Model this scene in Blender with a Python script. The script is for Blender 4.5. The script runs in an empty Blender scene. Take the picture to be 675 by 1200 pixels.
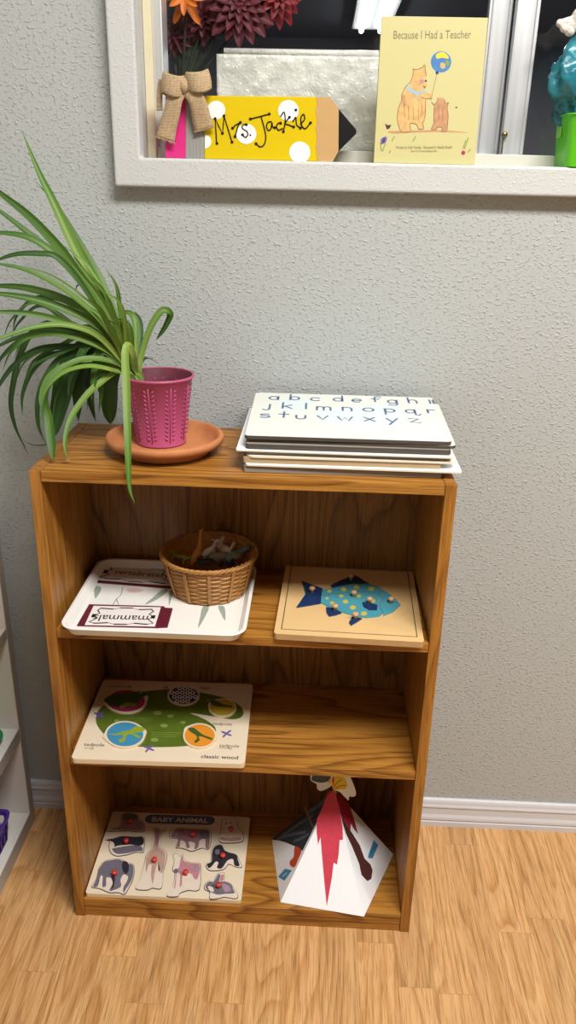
import bpy, math, random
from mathutils import Vector, Matrix
from mathutils.geometry import tessellate_polygon
random.seed(7)
S = bpy.context.scene
COL = S.collection
V = Vector
PI = math.pi

# ------------------------------------------------------------------ camera (675 x 1200 frame)
FPX = 928.97
CAM = V((0.4158, -1.3645, 1.2768))
PITCH, YAW, ROLL = -0.3870, -0.0316, 0.0236
fw = V((math.sin(YAW)*math.cos(PITCH), math.cos(YAW)*math.cos(PITCH), math.sin(PITCH)))
r0 = V((math.cos(YAW), -math.sin(YAW), 0)); u0 = r0.cross(fw)
rt = r0*math.cos(ROLL) + u0*math.sin(ROLL)
up = u0*math.cos(ROLL) - r0*math.sin(ROLL)
cam = bpy.data.cameras.new('camera'); co = bpy.data.objects.new('camera', cam); COL.objects.link(co)
M3 = Matrix((rt, up, -fw)).transposed()
co.matrix_world = Matrix.Translation(CAM) @ M3.to_4x4()
cam.sensor_fit = 'AUTO'; cam.sensor_width = 36; cam.lens = FPX/1200*36
cam.clip_start = 0.02; cam.clip_end = 50
S.camera = co

def ray(u, v): return fw + rt*((u-337.5)/FPX) - up*((v-600)/FPX)
def atz(u, v, z):
    d = ray(u, v); return CAM + d*((z-CAM.z)/d.z)
def aty(u, v, y):
    d = ray(u, v); return CAM + d*((y-CAM.y)/d.y)

# measured bookcase
W, D, H, T, TS = 0.625, 0.257, 0.8869, 0.0171, 0.0169
Z1, Z2, Z3, GAP = 0.6215, 0.3699, 0.0433, 0.0267
YF = -GAP-D; YB = YF+0.2427

# ------------------------------------------------------------------ materials
def C(h):
    h = h.lstrip('#'); o = []
    for i in (0, 2, 4):
        c = int(h[i:i+2], 16)/255
        o.append(c/12.92 if c <= .04045 else ((c+.055)/1.055)**2.4)
    return (*o, 1)
def newmat(name):
    m = bpy.data.materials.new(name); m.use_nodes = True
    nt = m.node_tree; b = nt.nodes['Principled BSDF']
    return m, nt, b
def N(nt, t, **k):
    n = nt.nodes.new(t)
    for a, b in k.items():
        if a.startswith('i_'):
            key = a[2:]; key = int(key) if key.isdigit() else key.replace('_', ' ')
            n.inputs[key].default_value = b
        else: setattr(n, a, b)
    return n
def L(nt, a, b): nt.links.new(a, b)
def math_(nt, op, a, b=None, clamp=False):
    n = nt.nodes.new('ShaderNodeMath'); n.operation = op; n.use_clamp = clamp
    for i, x in enumerate((a, b)):
        if x is None: continue
        if isinstance(x, (int, float)): n.inputs[i].default_value = x
        else: L(nt, x, n.inputs[i])
    return n.outputs[0]
def ramp(nt, fac, stops):
    n = nt.nodes.new('ShaderNodeValToRGB'); cr = n.color_ramp
    while len(cr.elements) < len(stops): cr.elements.new(.5)
    for e, (p, c) in zip(cr.elements, stops):
        e.position = p; e.color = C(c) if isinstance(c, str) else (c, c, c, 1)
    L(nt, fac, n.inputs[0]); return n
def coords(nt, scale=(1, 1, 1), loc=(0, 0, 0), kind='Object'):
    tc = N(nt, 'ShaderNodeTexCoord'); mp = N(nt, 'ShaderNodeMapping')
    mp.inputs['Scale'].default_value = scale; mp.inputs['Location'].default_value = loc
    L(nt, tc.outputs[kind], mp.inputs[0]); return mp.outputs[0]
def noise(nt, vec, scale, detail=2, rough=.5, dist=0):
    n = N(nt, 'ShaderNodeTexNoise'); n.inputs['Scale'].default_value = scale
    n.inputs['Detail'].default_value = detail; n.inputs['Roughness'].default_value = rough
    n.inputs['Distortion'].default_value = dist
    L(nt, vec, n.inputs['Vector']); return n.outputs['Fac']
def bump(nt, b, h, strength, dist):
    n = N(nt, 'ShaderNodeBump'); n.inputs['Strength'].default_value = strength
    n.inputs['Distance'].default_value = dist
    L(nt, h, n.inputs['Height']); L(nt, n.outputs[0], b.inputs['Normal'])
def plain(name, col, rough=.5, metal=0, spec=.5, var=.06, vs=40, bmp=0, bs=200, bd=.001):
    """flat paint / card / plastic with a slight natural unevenness"""
    m, nt, b = newmat(name)
    b.inputs['Roughness'].default_value = rough; b.inputs['Metallic'].default_value = metal
    b.inputs['Specular IOR Level'].default_value = spec
    c = C(col)
    vec = coords(nt)
    f = noise(nt, vec, vs, 3)
    hs = N(nt, 'ShaderNodeMixRGB', blend_type='MIX')
    hs.inputs[1].default_value = tuple(min(1, x*(1-var)) for x in c[:3])+(1,)
    hs.inputs[2].default_value = tuple(min(1, x*(1+var)) for x in c[:3])+(1,)
    L(nt, f, hs.inputs[0]); L(nt, hs.outputs[0], b.inputs['Base Color'])
    if bmp: bump(nt, b, noise(nt, vec, bs, 2), bmp, bd)
    return m
def oak(name, axis, stops, rings=9, off=(0, 0, 0), rough=.42, wide=5.5, lng=.75, poreamt=.4, rw=.5):
    """oak veneer: contour lines of a stretched noise give cathedral grain along the given axis"""
    m, nt, b = newmat(name)
    sc = [wide]*3; sc[axis] = lng
    vec = coords(nt, sc, off)
    n1 = noise(nt, vec, 1.6, 1.5, .4, .1)
    k = math_(nt, 'FRACT', math_(nt, 'MULTIPLY', n1, rings))
    k = ramp(nt, k, [(0, .0), (.22, .55), (.6, 1.0), (.9, .85), (1, .0)]).outputs[0]
    fs = [160]*3; fs[axis] = 5
    fine = noise(nt, coords(nt, fs, off), 1, 3, .6)
    ps = [520]*3; ps[axis] = 14
    pore = noise(nt, coords(nt, ps, off), 1, 2, .5)
    mix = math_(nt, 'ADD', math_(nt, 'MULTIPLY', k, rw), math_(nt, 'MULTIPLY', fine, 1-rw))
    cr = ramp(nt, mix, stops)
    pr = ramp(nt, pore, [(.35, 1-poreamt), (.5, 1.0)])
    mx = N(nt, 'ShaderNodeMixRGB', blend_type='MULTIPLY'); mx.inputs[0].default_value = 1
    L(nt, cr.outputs[0], mx.inputs[1]); L(nt, pr.outputs[0], mx.inputs[2])
    L(nt, mx.outputs[0], b.inputs['Base Color'])
    b.inputs['Roughness'].default_value = rough; b.inputs['Specular IOR Level'].default_value = .35
    bump(nt, b, pore, .08, .0006)
    return m
OAKS = [(.15, '#694115'), (.4, '#8c5a21'), (.62, '#a26d2b'), (.9, '#b37e38')]
M_oak_v = oak('oak_veneer_upright', 2, OAKS, 14, rw=.28)
M_oak_h = oak('oak_veneer_lengthwise', 0, OAKS, 18, rw=.5)
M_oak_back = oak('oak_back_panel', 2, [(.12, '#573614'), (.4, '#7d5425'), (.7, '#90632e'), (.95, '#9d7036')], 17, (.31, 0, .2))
M_oak_edge = oak('oak_edge_band', 0, [(.1, '#8a5a28'), (.5, '#b07a3c'), (.9, '#c08b4b')], 6)

def wall_paint(name, col, scale=165, strength=.5, spots=True):
    m, nt, b = newmat(name)
    b.inputs['Base Color'].default_value = C(col); b.inputs['Roughness'].default_value = .5
    b.inputs['Specular IOR Level'].default_value = .35
    vec = coords(nt)
    n1 = noise(nt, coords(nt, (1, 1, 1.35)), scale, 2, .5, .5)
    h = ramp(nt, n1, [(.54, 0.0), (.74, 1.0)]).outputs[0]
    n2 = noise(nt, vec, scale*3.2, 2, .5)
    hh = math_(nt, 'ADD', h, math_(nt, 'MULTIPLY', n2, .2))
    bump(nt, b, hh, strength, .0017)
    return m
M_wall = wall_paint('wall_paint_grey', '#acb0ae', strength=.75)
M_casing = wall_paint('casing_paint_white', '#c0c2c0', 210, .38)
M_ceil = wall_paint('ceiling_paint', '#d8d6d0')
M_trimw = plain('baseboard_paint', '#c9c9cc', .4, var=.03, vs=60)

def floor_mat():
    m, nt, b = newmat('laminate_oak_strips')
    tc = N(nt, 'ShaderNodeTexCoord'); sp = N(nt, 'ShaderNodeSeparateXYZ'); L(nt, tc.outputs['Object'], sp.inputs[0])
    x, y = sp.outputs[0], sp.outputs[1]
    rx = math_(nt, 'DIVIDE', x, .066); row = math_(nt, 'FLOOR', rx)
    wn = N(nt, 'ShaderNodeTexWhiteNoise', noise_dimensions='1D'); L(nt, row, wn.inputs['W'])
    ry = math_(nt, 'ADD', math_(nt, 'DIVIDE', y, .43), math_(nt, 'MULTIPLY', wn.outputs[0], 5.7)); pl = math_(nt, 'FLOOR', ry)
    cb = N(nt, 'ShaderNodeCombineXYZ'); L(nt, row, cb.inputs[0]); L(nt, pl, cb.inputs[1])
    wp = N(nt, 'ShaderNodeTexWhiteNoise', noise_dimensions='2D'); L(nt, cb.outputs[0], wp.inputs['Vector'])
    # per strip offset of the grain
    off = N(nt, 'ShaderNodeVectorMath', operation='SCALE'); L(nt, wp.outputs['Color'], off.inputs[0]); off.inputs['Scale'].default_value = 9
    def grain(sx, sy, scale, det, dist=0):
        mp = N(nt, 'ShaderNodeMapping'); mp.inputs['Scale'].default_value = (sx, sy, 1); L(nt, tc.outputs['Object'], mp.inputs[0])
        ad = N(nt, 'ShaderNodeVectorMath', operation='ADD'); L(nt, mp.outputs[0], ad.inputs[0]); L(nt, off.outputs[0], ad.inputs[1])
        return noise(nt, ad.outputs[0], scale, det, .5, dist)
    n1 = grain(7, .75, 1.7, 1.2, .1)
    k = math_(nt, 'FRACT', math_(nt, 'MULTIPLY', n1, 12))
    k = ramp(nt, k, [(0, .0), (.25, .6), (.6, 1.0), (.9, .85), (1, .0)]).outputs[0]
    fine = grain(190, 7, 1, 3)
    mix = math_(nt, 'ADD', math_(nt, 'MULTIPLY', k, .3), math_(nt, 'MULTIPLY', fine, .7))
    cr = ramp(nt, mix, [(.15, '#9c6b38'), (.4, '#bd8b55'), (.6, '#cd9d68'), (.9, '#dcb07c')])
    tint = ramp(nt, wp.outputs['Value'], [(0, .84), (.5, .95), (1, 1.04)])
    mx = N(nt, 'ShaderNodeMixRGB', blend_type='MULTIPLY'); mx.inputs[0].default_value = 1
    L(nt, cr.outputs[0], mx.inputs[1]); L(nt, tint.outputs[0], mx.inputs[2])
    pore = grain(650, 22, 1, 2)
    pr = ramp(nt, pore, [(.36, .68), (.5, 1.0)])
    m2 = N(nt, 'ShaderNodeMixRGB', blend_type='MULTIPLY'); m2.inputs[0].default_value = 1
    L(nt, mx.outputs[0], m2.inputs[1]); L(nt, pr.outputs[0], m2.inputs[2])
    # seams
    fx = math_(nt, 'ABSOLUTE', math_(nt, 'SUBTRACT', math_(nt, 'FRACT', rx), .5))
    fy = math_(nt, 'ABSOLUTE', math_(nt, 'SUBTRACT', math_(nt, 'FRACT', ry), .5))
    s = math_(nt, 'MAXIMUM', math_(nt, 'GREATER_THAN', fx, .494), math_(nt, 'GREATER_THAN', fy, .4985))
    m3 = N(nt, 'ShaderNodeMixRGB', blend_type='MIX'); m3.inputs[2].default_value = C('#8d6236')
    L(nt, math_(nt, 'MULTIPLY', s, .35), m3.inputs[0]); L(nt, m2.outputs[0], m3.inputs[1])
    L(nt, m3.outputs[0], b.inputs['Base Color'])
    b.inputs['Roughness'].default_value = .42; b.inputs['Specular IOR Level'].default_value = .4
    return m
M_floor = floor_mat()

def glass_mat():
    m, nt, b = newmat('window_glass'); nt.nodes.remove(b)
    out = nt.nodes['Material Output']
    t = N(nt, 'ShaderNodeBsdfTransparent'); g = N(nt, 'ShaderNodeBsdfGlossy'); g.inputs['Roughness'].default_value = .01
    mx = N(nt, 'ShaderNodeMixShader')
    lw = N(nt, 'ShaderNodeLayerWeight'); lw.inputs['Blend'].default_value = .12
    L(nt, math_(nt, 'ADD', math_(nt, 'MULTIPLY', lw.outputs['Facing'], .25), .03, True), mx.inputs[0])
    L(nt, t.outputs[0], mx.inputs[1]); L(nt, g.outputs[0], mx.inputs[2]); L(nt, mx.outputs[0], out.inputs[0])
    return m
M_glass = glass_mat()

def leaf_mat(name, base, mid, tip, stripe):
    m, nt, b = newmat(name)
    tc = N(nt, 'ShaderNodeTexCoord'); sp = N(nt, 'ShaderNodeSeparateXYZ'); L(nt, tc.outputs['UV'], sp.inputs[0])
    cr = ramp(nt, sp.outputs[1], [(0, base), (.3, mid), (.8, tip), (1, tip)])
    c = math_(nt, 'ABSOLUTE', math_(nt, 'SUBTRACT', sp.outputs[0], .5))
    st = ramp(nt, c, [(.02, 1.0), (.22, 0.0)])
    mx = N(nt, 'ShaderNodeMixRGB', blend_type='MIX'); mx.inputs[2].default_value = C(stripe)
    L(nt, math_(nt, 'MULTIPLY', st.outputs[0], .22), mx.inputs[0]); L(nt, cr.outputs[0], mx.inputs[1])
    L(nt, mx.outputs[0], b.inputs['Base Color'])
    b.inputs['Roughness'].default_value = .46; b.inputs['Specular IOR Level'].default_value = .35
    tr = N(nt, 'ShaderNodeBsdfTranslucent'); L(nt, mx.outputs[0], tr.inputs[0])
    ms = N(nt, 'ShaderNodeMixShader'); ms.inputs[0].default_value = .22
    L(nt, b.outputs[0], ms.inputs[1]); L(nt, tr.outputs[0], ms.inputs[2])
    L(nt, ms.outputs[0], nt.nodes['Material Output'].inputs[0])
    return m
M_leaf = [leaf_mat('leaf_fresh', '#c6cf80', '#86a044', '#4c7627', '#b4c46c'),
          leaf_mat('leaf_green', '#b4c06c', '#658434', '#386020', '#90aa50'),
          leaf_mat('leaf_old', '#7d9446', '#3e5f26', '#284a1b', '#5c7a36')]
M_dry = plain('dry_leaf_tip', '#8a6a3c', .7)

def burlap():
    m, nt, b = newmat('burlap_cloth')
    vec = coords(nt, (1, 1, 1))
    w1 = N(nt, 'ShaderNodeTexWave', wave_type='BANDS', bands_direction='X'); w1.inputs['Scale'].default_value = 190; w1.inputs['Distortion'].default_value = 1.5
    w2 = N(nt, 'ShaderNodeTexWave', wave_type='BANDS', bands_direction='Z'); w2.inputs['Scale'].default_value = 190; w2.inputs['Distortion'].default_value = 1.5
    L(nt, vec, w1.inputs[0]); L(nt, vec, w2.inputs[0])
    k = math_(nt, 'MULTIPLY', w1.outputs['Fac'], w2.outputs['Fac'])
    cr = ramp(nt, math_(nt, 'ADD', math_(nt, 'MULTIPLY', k, .7), math_(nt, 'MULTIPLY', noise(nt, vec, 300, 2), .4)), [(.1, '#917858'), (.4, '#c4a984'), (.9, '#e0caa8')])
    L(nt, cr.outputs[0], b.inputs['Base Color']); b.inputs['Roughness'].default_value = .9
    bump(nt, b, k, .7, .001)
    return m
M_burlap = burlap()

def wicker(name='wicker_cane'):
    m, nt, b = newmat(name)
    vec = coords(nt)
    n1 = noise(nt, coords(nt, (60, 60, 500)), 1, 3, .6)
    cr = ramp(nt, n1, [(.25, '#7d5020'), (.5, '#a87437'), (.8, '#c39150')])
    L(nt, cr.outputs[0], b.inputs['Base Color']); b.inputs['Roughness'].default_value = .45
    return m
M_wicker = wicker()

def terracotta():
    m, nt, b = newmat('terracotta_clay')
    vec = coords(nt)
    cr = ramp(nt, noise(nt, vec, 25, 4, .6), [(.3, '#a9683c'), (.6, '#b97748'), (.85, '#c48656')])
    L(nt, cr.outputs[0], b.inputs['Base Color']); b.inputs['Roughness'].default_value = .75
    bump(nt, b, noise(nt, vec, 500, 2), .15, .0006); return m
M_terra = terracotta()

def crinkle(name, c0, c1, scale, rough, strength, dist=.01):
    m, nt, b = newmat(name)
    vec = coords(nt)
    vo = N(nt, 'ShaderNodeTexVoronoi', feature='DISTANCE_TO_EDGE'); vo.inputs['Scale'].default_value = scale
    ds = noise(nt, vec, scale*.8, 3)
    mxv = N(nt, 'ShaderNodeMixRGB'); mxv.inputs[0].default_value = .08
    L(nt, vec, mxv.inputs[1]); L(nt, noise_col(nt, vec, scale*1.5), mxv.inputs[2]); L(nt, mxv.outputs[0], vo.inputs['Vector'])
    cr = ramp(nt, ds, [(.3, c0), (.7, c1)])
    L(nt, cr.outputs[0], b.inputs['Base Color']); b.inputs['Roughness'].default_value = rough
    hh = math_(nt, 'ADD', math_(nt, 'MULTIPLY', vo.outputs['Distance'], 2.5), noise(nt, vec, scale*2, 3, .6))
    bump(nt, b, hh, strength, dist)
    return m
def noise_col(nt, vec, s):
    n = N(nt, 'ShaderNodeTexNoise'); n.inputs['Scale'].default_value = s; L(nt, vec, n.inputs['Vector']); return n.outputs['Color']
M_wrap = crinkle('crinkled_clear_wrap', '#c4c6bf', '#e4e6df', 42, .25, .22, .004)
M_teal = crinkle('teal_plastic_film', '#0f5566', '#2b8a98', 22, .28, .22, .004)

def brushed(name, col, rough):
    m, nt, b = newmat(name)
    f = noise(nt, coords(nt, (70, 70, 2)), 1, 2)
    cr = ramp(nt, f, [(.3, col), (.7, '#e2e4e6')]); L(nt, cr.outputs[0], b.inputs['Base Color'])
    b.inputs['Metallic'].default_value = .75; b.inputs['Roughness'].default_value = rough; return m
M_alu = brushed('mill_aluminium', '#c6cace', .42)

P = lambda n, c, r=.5, **k: plain(n, c, r, **k)
M_white = P('white_melamine', '#e6e4de', .3, var=.015)
M_unit = P('white_laminate', '#d6d2cc', .45, var=.02)
M_unitedge = P('grey_edge_band', '#a79f96', .5)
M_pink = P('pink_lacquer', '#ab4a70', .4, var=.05)
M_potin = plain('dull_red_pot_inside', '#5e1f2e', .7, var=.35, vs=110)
M_soil = P('potting_soil', '#3b2a1e', .95, var=.3, vs=200, bmp=.8, bs=300)
M_black = P('black_ink', '#0d0d0e', .55, spec=.25)
M_tagink = P('dark_print', '#33302b', .6)
M_wb = P('whiteboard_face', '#d6d9d1', .3, var=.02, vs=15)
M_marker = P('blue_marker_ink', '#4c6286', .5)
M_smudge = P('erased_marker_haze', '#cdd9da', .35, var=.05, vs=30)
M_darkedge = P('dark_board_core', '#4a423a', .7, var=.15)
M_card = P('cream_card', '#ddd6c4', .7)
M_kraft = P('kraft_board', '#a98e68', .8, var=.1)
M_greyb = P('grey_board', '#8b837a', .8, var=.1)
M_paper = P('white_paper', '#eff1f5', .6, var=.015)
M_maroon = P('maroon_card', '#5c1829', .5)
M_label = P('label_paper', '#e0d9d6', .6, var=.02)
M_leafprint = P('grey_green_print', '#93a095', .35)
M_pinkprint = P('faint_pink_print', '#dcb9b8', .35)
M_birch = plain('birch_plywood', '#d8b57e', .45, var=.06, vs=18)
M_birch2 = plain('pale_plywood', '#d9c3a0', .45, var=.05, vs=18)
M_plyedge = plain('plywood_edge', '#b18c5e', .6, var=.15, vs=90)
M_cream = plain('printed_cream_board', '#dccdb4', .42, var=.03, vs=18)
M_navy = P('navy_paint', '#16325e', .4)
M_sky = P('light_blue_paint', '#4a98a8', .4)
M_yellowp = P('yellow_spot_paint', '#c9b84a', .4)
M_knobw = P('bare_wood_knob', '#c09a70', .5)
M_red = P('red_plastic_knob', '#c8372c', .3)
M_lily = plain('lily_pad_print', '#53661f', .4, var=.28, vs=55)
M_lilyl = P('lily_light_print', '#7d9446', .4)
M_magenta = P('magenta_print', '#9c2f5f', .4)
M_frogd = P('dark_green_print', '#3d5a22', .4)
M_frogl = P('lime_green_print', '#8c9c2c', .4)
M_bluep = P('blue_print', '#3e86ab', .4)
M_eggs = P('egg_blue_print', '#1d2c5c', .4)
M_gold = P('gold_print', '#bba032', .4)
M_orange = P('orange_print', '#d88a2c', .4)
M_violet = P('violet_print', '#6a5a9a', .4)
M_cut = P('cut_line', '#57493c', .7)
M_greyan = plain('grey_animal_print', '#6a6470', .45, var=.25, vs=120)
M_blackan = plain('black_animal_print', '#2a2a33', .45, var=.3, vs=120)
M_mauve = plain('mauve_animal_print', '#9d8391', .45, var=.22, vs=120)
M_tanan = plain('tan_animal_print', '#b08f80', .45, var=.3, vs=160)
M_rose = plain('rose_animal_print', '#b57f86', .45, var=.22, vs=120)
M_brownan = plain('brown_animal_print', '#8d6a72', .45, var=.25, vs=120)
M_paleb = plain('pale_animal_print', '#d9cbbb', .45, var=.08, vs=90)
M_titleb = P('slate_title_print', '#4a5c86', .45)
M_lava = plain('red_crayon', '#c9384e', .65, var=.22, vs=160)
M_lava_shade = plain('red_crayon_shaded', '#a3243a', .65, var=.2, vs=160)  # lava red darkened for the right-hand face, its shade put into the colour
M_brownc = plain('brown_crayon', '#4b2220', .7, var=.2, vs=160)
M_orangec = plain('orange_crayon', '#c44a26', .65, var=.12, vs=120)
M_rust = P('rust_crayon', '#8f5434', .65)
M_rock = plain('black_crayon_layers', '#262d35', .7, var=.4, vs=70)
M_rockl = plain('slate_crayon_layers', '#4b5865', .7, var=.25, vs=90)
M_tagb = P('blue_tag_paper', '#3f86ad', .5)
M_yellowc = plain('yellow_crayon', '#e6c62c', .6, var=.15, vs=120)
M_yellow = plain('yellow_gloss_paint', '#d3b80c', .3, var=.03, vs=25, bmp=.15, bs=60, bd=.002)
M_pinke = P('hot_pink_paint', '#d4307f', .35)
M_greyf = P('grey_band_paint', '#93928e', .4)
M_tanw = P('tan_paint', '#bf9a66', .45)
M_whitep = P('white_dot_paint', '#eeeeec', .35, var=.01)
M_ivory = P('ivory_book_cover', '#c4bd86', .4, var=.012, vs=12)
M_title = P('sepia_print', '#77704f', .5)
M_honey = plain('honey_watercolour', '#cda76a', .5, var=.45, vs=130)
M_sienna = plain('sienna_watercolour', '#b88a62', .5, var=.35, vs=130)
M_scarf = P('pale_blue_watercolour', '#9db3bf', .5)
M_ball = plain('blue_watercolour', '#3e78b4', .5, var=.25, vs=120)
M_lime = P('lime_plastic', '#5cc81e', .3, var=.03)
M_limet = P('lime_plastic_pale', '#8ed45a', .3, var=.03)
M_greenp = P('green_plastic_tray', '#0c7a3e', .35)
M_purple = P('purple_plastic', '#4a2a86', .35)
M_cloth = plain('white_knit_cloth', '#d5d2cb', .9, var=.08, vs=120, bmp=.7, bs=250, bd=.003)
M_burgr = plain('wine_red_petal', '#7d1720', .6, var=.5, vs=30)
M_burg = plain('burgundy_petal', '#560d1d', .6, var=.35, vs=60)
M_redpet = plain('red_petal', '#b02a24', .6, var=.2, vs=60)
M_opet = plain('orange_petal', '#d8741e', .55, var=.2, vs=60)
M_stem = P('dark_stem', '#26301f', .7)
M_vase = P('grey_ceramic', '#6c6f72', .4)
M_far = P('far_room_paint', '#6b6a70', .7)
M_farfloor = P('far_room_carpet', '#2c2b2e', .9)
M_stop = P('cream_stop_paint', '#d6cdae', .5)
M_sill = P('ivory_track_paint', '#cfccbf', .45)
M_brass = P('dull_brass', '#7d6c4a', .35, metal=.8)
def emit(name, col, s):
    m, nt, b = newmat(name); b.inputs['Base Color'].default_value = C(col)
    b.inputs['Emission Color'].default_value = C(col); b.inputs['Emission Strength'].default_value = s; return m
M_tube = emit('fluorescent_tube', '#eefaff', 12)

# ------------------------------------------------------------------ geometry helpers
class Plane:
    """a flat face of a real object: origin, two unit axes, normal"""
    def __init__(s, o, ex, ey):
        s.o = V(o); s.ex = V(ex).normalized(); ey = V(ey); s.ey = (ey-s.ex*ey.dot(s.ex)).normalized(); s.n = s.ex.cross(s.ey)
    def at(s, a, b, h=0): return s.o + s.ex*a + s.ey*b + s.n*h
    def px(s, u, v):
        d = ray(u, v); k = (s.o-CAM).dot(s.n)/d.dot(s.n); q = CAM+d*k-s.o
        return (q.dot(s.ex), q.dot(s.ey))
def flat(z): return Plane((0, 0, z), (1, 0, 0), (0, 1, 0))
def zm(ox, oy, sc): return lambda pts: [(ox+x/sc, oy+y/sc) for x, y in pts]
def cr_closed(pts, k=4):
    n = len(pts); out = []
    for i in range(n):
        p0, p1, p2, p3 = (V(pts[(i+j-1) % n]) for j in range(4))
        for q in range(k):
            t = q/k
            out.append(.5*((2*p1)+(p2-p0)*t+(2*p0-5*p1+4*p2-p3)*t*t+(3*p1-p0-3*p2+p3)*t**3))
    return [tuple(o) for o in out]
def cr_open(pts, k=6):
    P_ = [V(p) for p in pts]; P_ = [P_[0]*2-P_[1]]+P_+[P_[-1]*2-P_[-2]]; out = []
    for i in range(1, len(P_)-2):
        p0, p1, p2, p3 = P_[i-1:i+3]
        for q in range(k):
            t = q/k
            out.append(.5*((2*p1)+(p2-p0)*t+(2*p0-5*p1+4*p2-p3)*t*t+(3*p1-p0-3*p2+p3)*t**3))
    out.append(P_[-2]); return out
def ell(cx, cy, rx, ry=None, n=28, rot=0):
    ry = rx if ry is None else ry; o = []
    for i in range(n):
        a = 2*PI*i/n; x, y = rx*math.cos(a), ry*math.sin(a)
        o.append((cx+x*math.cos(rot)-y*math.sin(rot), cy+x*math.sin(rot)+y*math.cos(rot)))
    return o
def rrect(x0, x1, y0, y1, r, k=6):
    o = []
    for cx, cy, a0 in ((x1-r, y1-r, 0), (x0+r, y1-r, 90), (x0+r, y0+r, 180), (x1-r, y0+r, 270)):
        for i in range(k+1):
            a = math.radians(a0+90*i/k); o.append((cx+r*math.cos(a), cy+r*math.sin(a)))
    return o

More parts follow.
